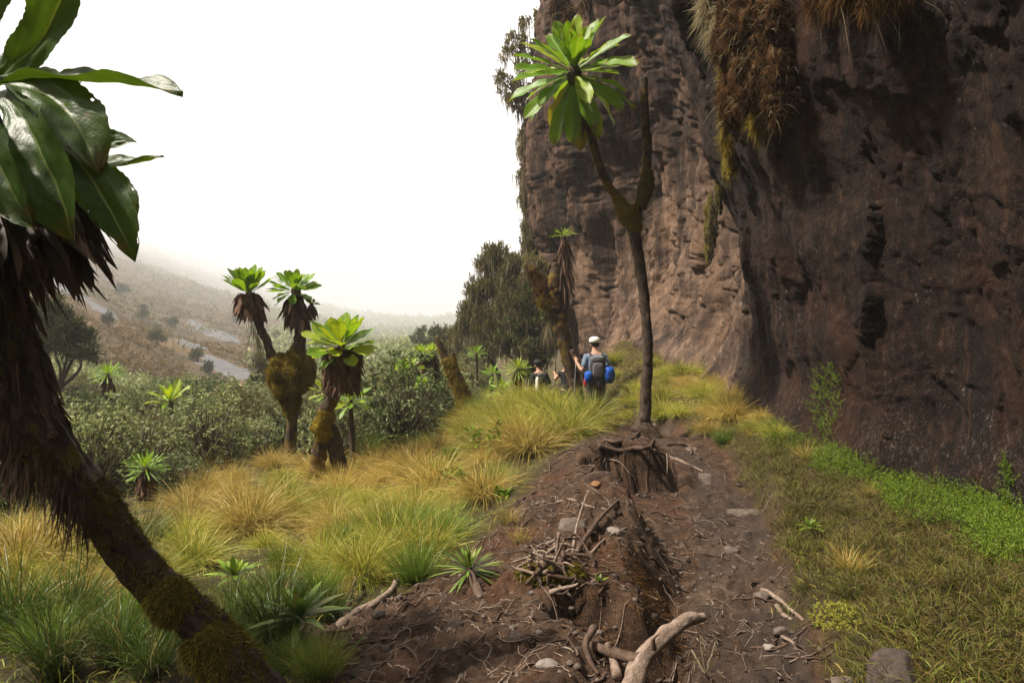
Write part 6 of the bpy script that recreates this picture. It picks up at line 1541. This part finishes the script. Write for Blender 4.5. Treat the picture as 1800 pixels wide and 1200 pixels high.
def person(label, loc, rz, larm, rarm, lean, shirt_mat, sleeve, lleg, rleg, cap_mat, cap_label):
    """Local frame: x right, y ahead, z up, feet at 0. Arms: elbow, wrist, fingertips direction point."""
    T = thing("person", label, "person", loc); T.rotation_euler.z = rz
    ly = lambda z: lean * max(0, z - .92)
    B = {"pelvis": (0, 0, .94, (.15, .11)), "waist": (0, ly(1.08), 1.08, (.135, .10)), "chest": (0, ly(1.28), 1.28, (.165, .115)), "collar": (0, ly(1.42), 1.42, (.085, .075)), "neck": (0, ly(1.50) + .01, 1.49, .052),
         "jaw": (0, ly(1.58) + .03, 1.575, (.066, .080)), "skull": (0, ly(1.66) + .015, 1.655, (.078, .095)), "crown": (0, ly(1.72), 1.72, (.05, .06))}
    E = [("pelvis", "waist"), ("waist", "chest"), ("chest", "collar"), ("collar", "neck"), ("neck", "jaw"), ("jaw", "skull"), ("skull", "crown")]
    sh, tr = {}, {}
    for s, nm, (el, wr, ft) in ((-1, "l", larm), (1, "r", rarm)):
        B[nm + "sh"] = (s * .175, ly(1.38), 1.385, .062); B[nm + "el"] = (*el, .043); B[nm + "wrist"] = (*wr, .030)
        E += [("collar", nm + "sh"), (nm + "sh", nm + "el"), (nm + "el", nm + "wrist")]
        fingers(B, E, wr, ft, nm)
    for s, nm, (kn, an) in ((-1, "l", lleg), (1, "r", rleg)):
        B[nm + "hip"] = (s * .095, 0, .88, .088); B[nm + "kn"] = (*kn, .058); B[nm + "an"] = (*an, .040); B[nm + "toe"] = (an[0] + s * .02, an[1] + .15, an[2] - .05, .038)
        E += [("pelvis", nm + "hip"), (nm + "hip", nm + "kn"), (nm + "kn", nm + "an"), (nm + "an", nm + "toe")]
    skinned("body", B, E, T, M_skin)
    S = {q: (*B[q][:3], tuple(v + .02 for v in B[q][3])) for q in ("pelvis", "waist", "chest", "collar")}
    Es = [("pelvis", "waist"), ("waist", "chest"), ("chest", "collar")]
    for nm, (el, wr, ft) in (("l", larm), ("r", rarm)):
        S[nm + "sh"] = (*B[nm + "sh"][:3], .080); a = np.array(B[nm + "sh"][:3]); b = np.array(el); e = a + (b - a) * min(1, sleeve); S[nm + "e1"] = (*e, .066); Es += [("collar", nm + "sh"), (nm + "sh", nm + "e1")]
        if sleeve > 1: w_ = np.array(wr); S[nm + "e2"] = (*(b + (w_ - b) * .92), .045); Es.append((nm + "e1", nm + "e2"))
    skinned("shirt", S, Es, T, shirt_mat)
    R = {"pelvis": (0, 0, .94, (.165, .125))}; Er = []
    for nm in "lr":
        R[nm + "hip"] = (*B[nm + "hip"][:3], .108); R[nm + "kn"] = (*B[nm + "kn"][:3], .080); R[nm + "an"] = (*B[nm + "an"][:3], .066); Er += [("pelvis", nm + "hip"), (nm + "hip", nm + "kn"), (nm + "kn", nm + "an")]
    skinned("trousers", R, Er, T, M_trous)
    for nm, (kn, an) in (("l", lleg), ("r", rleg)):
        V, F = superblob((an[0], an[1] + .06, an[2] - .035), (.055, .145, .055), .6); local_part("boot", T, V, F, M_boot)
    hc = np.array(B["skull"][:3])
    V, F = superblob(hc + [0, -.012, .0], (.086, .105, .085), .9, amp=.04); local_part("hair", T, V, F, M_hair)
    V, F = superblob(hc + [0, .105, -.045], (.013, .018, .022), .9); local_part("nose", T, V, F, M_skin)
    for s in (-1, 1):
        V, F = superblob(hc + [s * .080, .0, -.045], (.012, .022, .032), .9); local_part("ear", T, V, F, M_skin)
        V, F = superblob(hc + [s * .032, .088, -.02], (.012, .008, .008), .9); local_part("eye", T, V, F, M_black)
    V, F = superblob(hc + [0, .092, -.088], (.026, .008, .007), .9); local_part("mouth", T, V, F, M_red)
    V, F = superblob(hc + [0, -.002, .045], (.112, .132, .085), .9, 28, 18, .02); V[:, 2] = np.maximum(V[:, 2], hc[2] + .012)
    o = local_part("helmet" if cap_mat is M_white else "cap", T, V, F, cap_mat)
    V, F = superblob(hc + [0, .07, .020], (.105, .11, .010), .8); local_part("brim", T, V, F, cap_mat, o)
    return T

p1 = on_ground(1.66, 13.4)
person("hiker with a white helmet and grey shirt walking away along the path", p1, .05, ((-.27, .06, 1.10), (-.36, .24, 1.27), (-.38, .30, 1.36)), ((.27, .0, 1.12), (.22, .24, 1.02), (.20, .34, 1.02)), .28, M_shirt, .8, ((-.11, .10, .50), (-.11, -.02, .09)), ((.10, .16, .48), (.12, .22, .09)), M_white, "")
BP = thing("backpack", "dark grey backpack with blue side bags on the helmeted hiker's back", "backpack", p1 + [0, -.12, .95])
def bp(name, c, r, mat, e=.55, seed=0, parent=None):
    V, F = superblob(c, r, e, 26, 18, .10, seed); return local_part(name, BP, V, F, mat, parent)
bp("pack_body", (0, -.03, .18), (.150, .10, .235), M_pack, seed=1)
bp("pack_lid", (0, -.02, .40), (.135, .11, .065), M_packtop, seed=2)
bp("front_pocket", (.0, -.125, .20), (.105, .04, .14), M_packtop, seed=3)
bp("side_bag", (.215, -.05, .10), (.12, .12, .165), M_blue, .8, 4); bp("side_bag", (-.175, -.06, .06), (.085, .09, .115), M_blue, .8, 5)
bp("hip_belt", (0, .0, -.03), (.165, .12, .04), M_pack, seed=6)
bp("bottom_roll", (.02, -.05, -.10), (.13, .09, .085), M_black, .8, 7)
bp("bottle", (-.235, .0, -.06), (.035, .035, .085), M_red, .8, 8)
for s in (-1, 1):
    V, F, A = tube([(s * .10, .02, .42), (s * .12, .16, .50), (s * .13, .28, .38), (s * .13, .2, .1)], [.022] * 4, 16, 8); local_part("strap", BP, V, F, M_pack)
def pole(label, a, b):
    T = thing("trekking_pole", label, "trekking pole", b)
    V, F, A = tube([b, a], [.008, .010], 8, 8); part("shaft", T, V, F, M_metal)
    u = norm(np.array(a) - b); V, F, A = tube([a - u * .04, a + u * .10], [.016, .017], 8, 10); part("grip", T, V, F, M_black)
def tip(p, dx, dy):
    return on_ground(p[0] + dx, p[1] + dy)
pole("trekking pole raised in the helmeted hiker's left hand", p1 + [-.375, .30, 1.33], tip(p1, -.42, .55))
Y2 = 17.6; p2 = px(951, 600, Y2); p2[2] = px(0, 643, Y2)[2] - 1.62
person("hiker in a black jacket and dark cap, seen from behind over the grass", p2, .35, ((-.26, .05, 1.12), (-.26, .28, 1.02), (-.26, .38, 1.02)), ((.27, .08, 1.16), (.36, .30, 1.16), (.38, .40, 1.18)), .25, M_black, 1.2, ((-.1, .1, .5), (-.1, 0, .09)), ((.1, .12, .5), (.1, .1, .09)), M_black, "")
BP = thing("backpack", "black backpack with a white stripe on the hiker half hidden by grass", "backpack", p2 + [0, -.05, .95]); BP.rotation_euler.z = .35
bp("pack_body", (0, -.06, .20), (.155, .11, .24), M_black, seed=11); bp("stripe", (-.150, -.10, .20), (.030, .075, .20), M_white, .6, 12); bp("pack_lid", (0, -.05, .43), (.12, .09, .05), M_pack, .6, 13)
Y3 = 17.2; p3 = px(997, 600, Y3); p3[2] = px(0, 640, Y3)[2] - 1.62
person("hiker mostly hidden behind the dying groundsel, one bare arm showing", p3, .1, ((-.30, .05, 1.22), (-.27, .18, 1.36), (-.30, .28, 1.40)), ((.26, .05, 1.12), (.24, .25, 1.05), (.24, .35, 1.05)), .2, M_black, .45, ((-.1, .1, .5), (-.1, 0, .09)), ((.1, .12, .5), (.1, .1, .09)), M_black, "")
pole("trekking pole in the bare-armed hiker's hand beside the dying groundsel", p3 + [-.29, .26, 1.38], tip(p3, -.45, .4))

# ------------------------------------------------------------------ haze: the mist that fills the valley
hx, hy0, hy1, hzb, hzt = 5600.0, -5600.0, 5600.0, -140.0, 450.0
HV = np.array([(sx * hx, yy, zz) for zz in (hzb, hzt) for yy in (hy0, hy1) for sx in (-1, 1)], float)
HF = np.array([(0, 2, 3, 1), (4, 5, 7, 6), (0, 1, 5, 4), (2, 6, 7, 3), (0, 4, 6, 2), (1, 3, 7, 5)])
m_h = bpy.data.materials.new("mist"); m_h.use_nodes = True
m_h.node_tree.nodes.remove(m_h.node_tree.nodes["Principled BSDF"])
vol = m_h.node_tree.nodes.new("ShaderNodeVolumePrincipled")
vol.inputs["Color"].default_value = (0.80, 0.83, 0.87, 1); vol.inputs["Density"].default_value = 0.00135; vol.inputs["Anisotropy"].default_value = 0.0
m_h.node_tree.links.new(vol.outputs[0], m_h.node_tree.nodes["Material Output"].inputs["Volume"])
o = link("haze", make_mesh("haze", HV, HF, m_h, smooth=False)); tag(o, "white mist filling the valley air", "haze", kind="stuff")
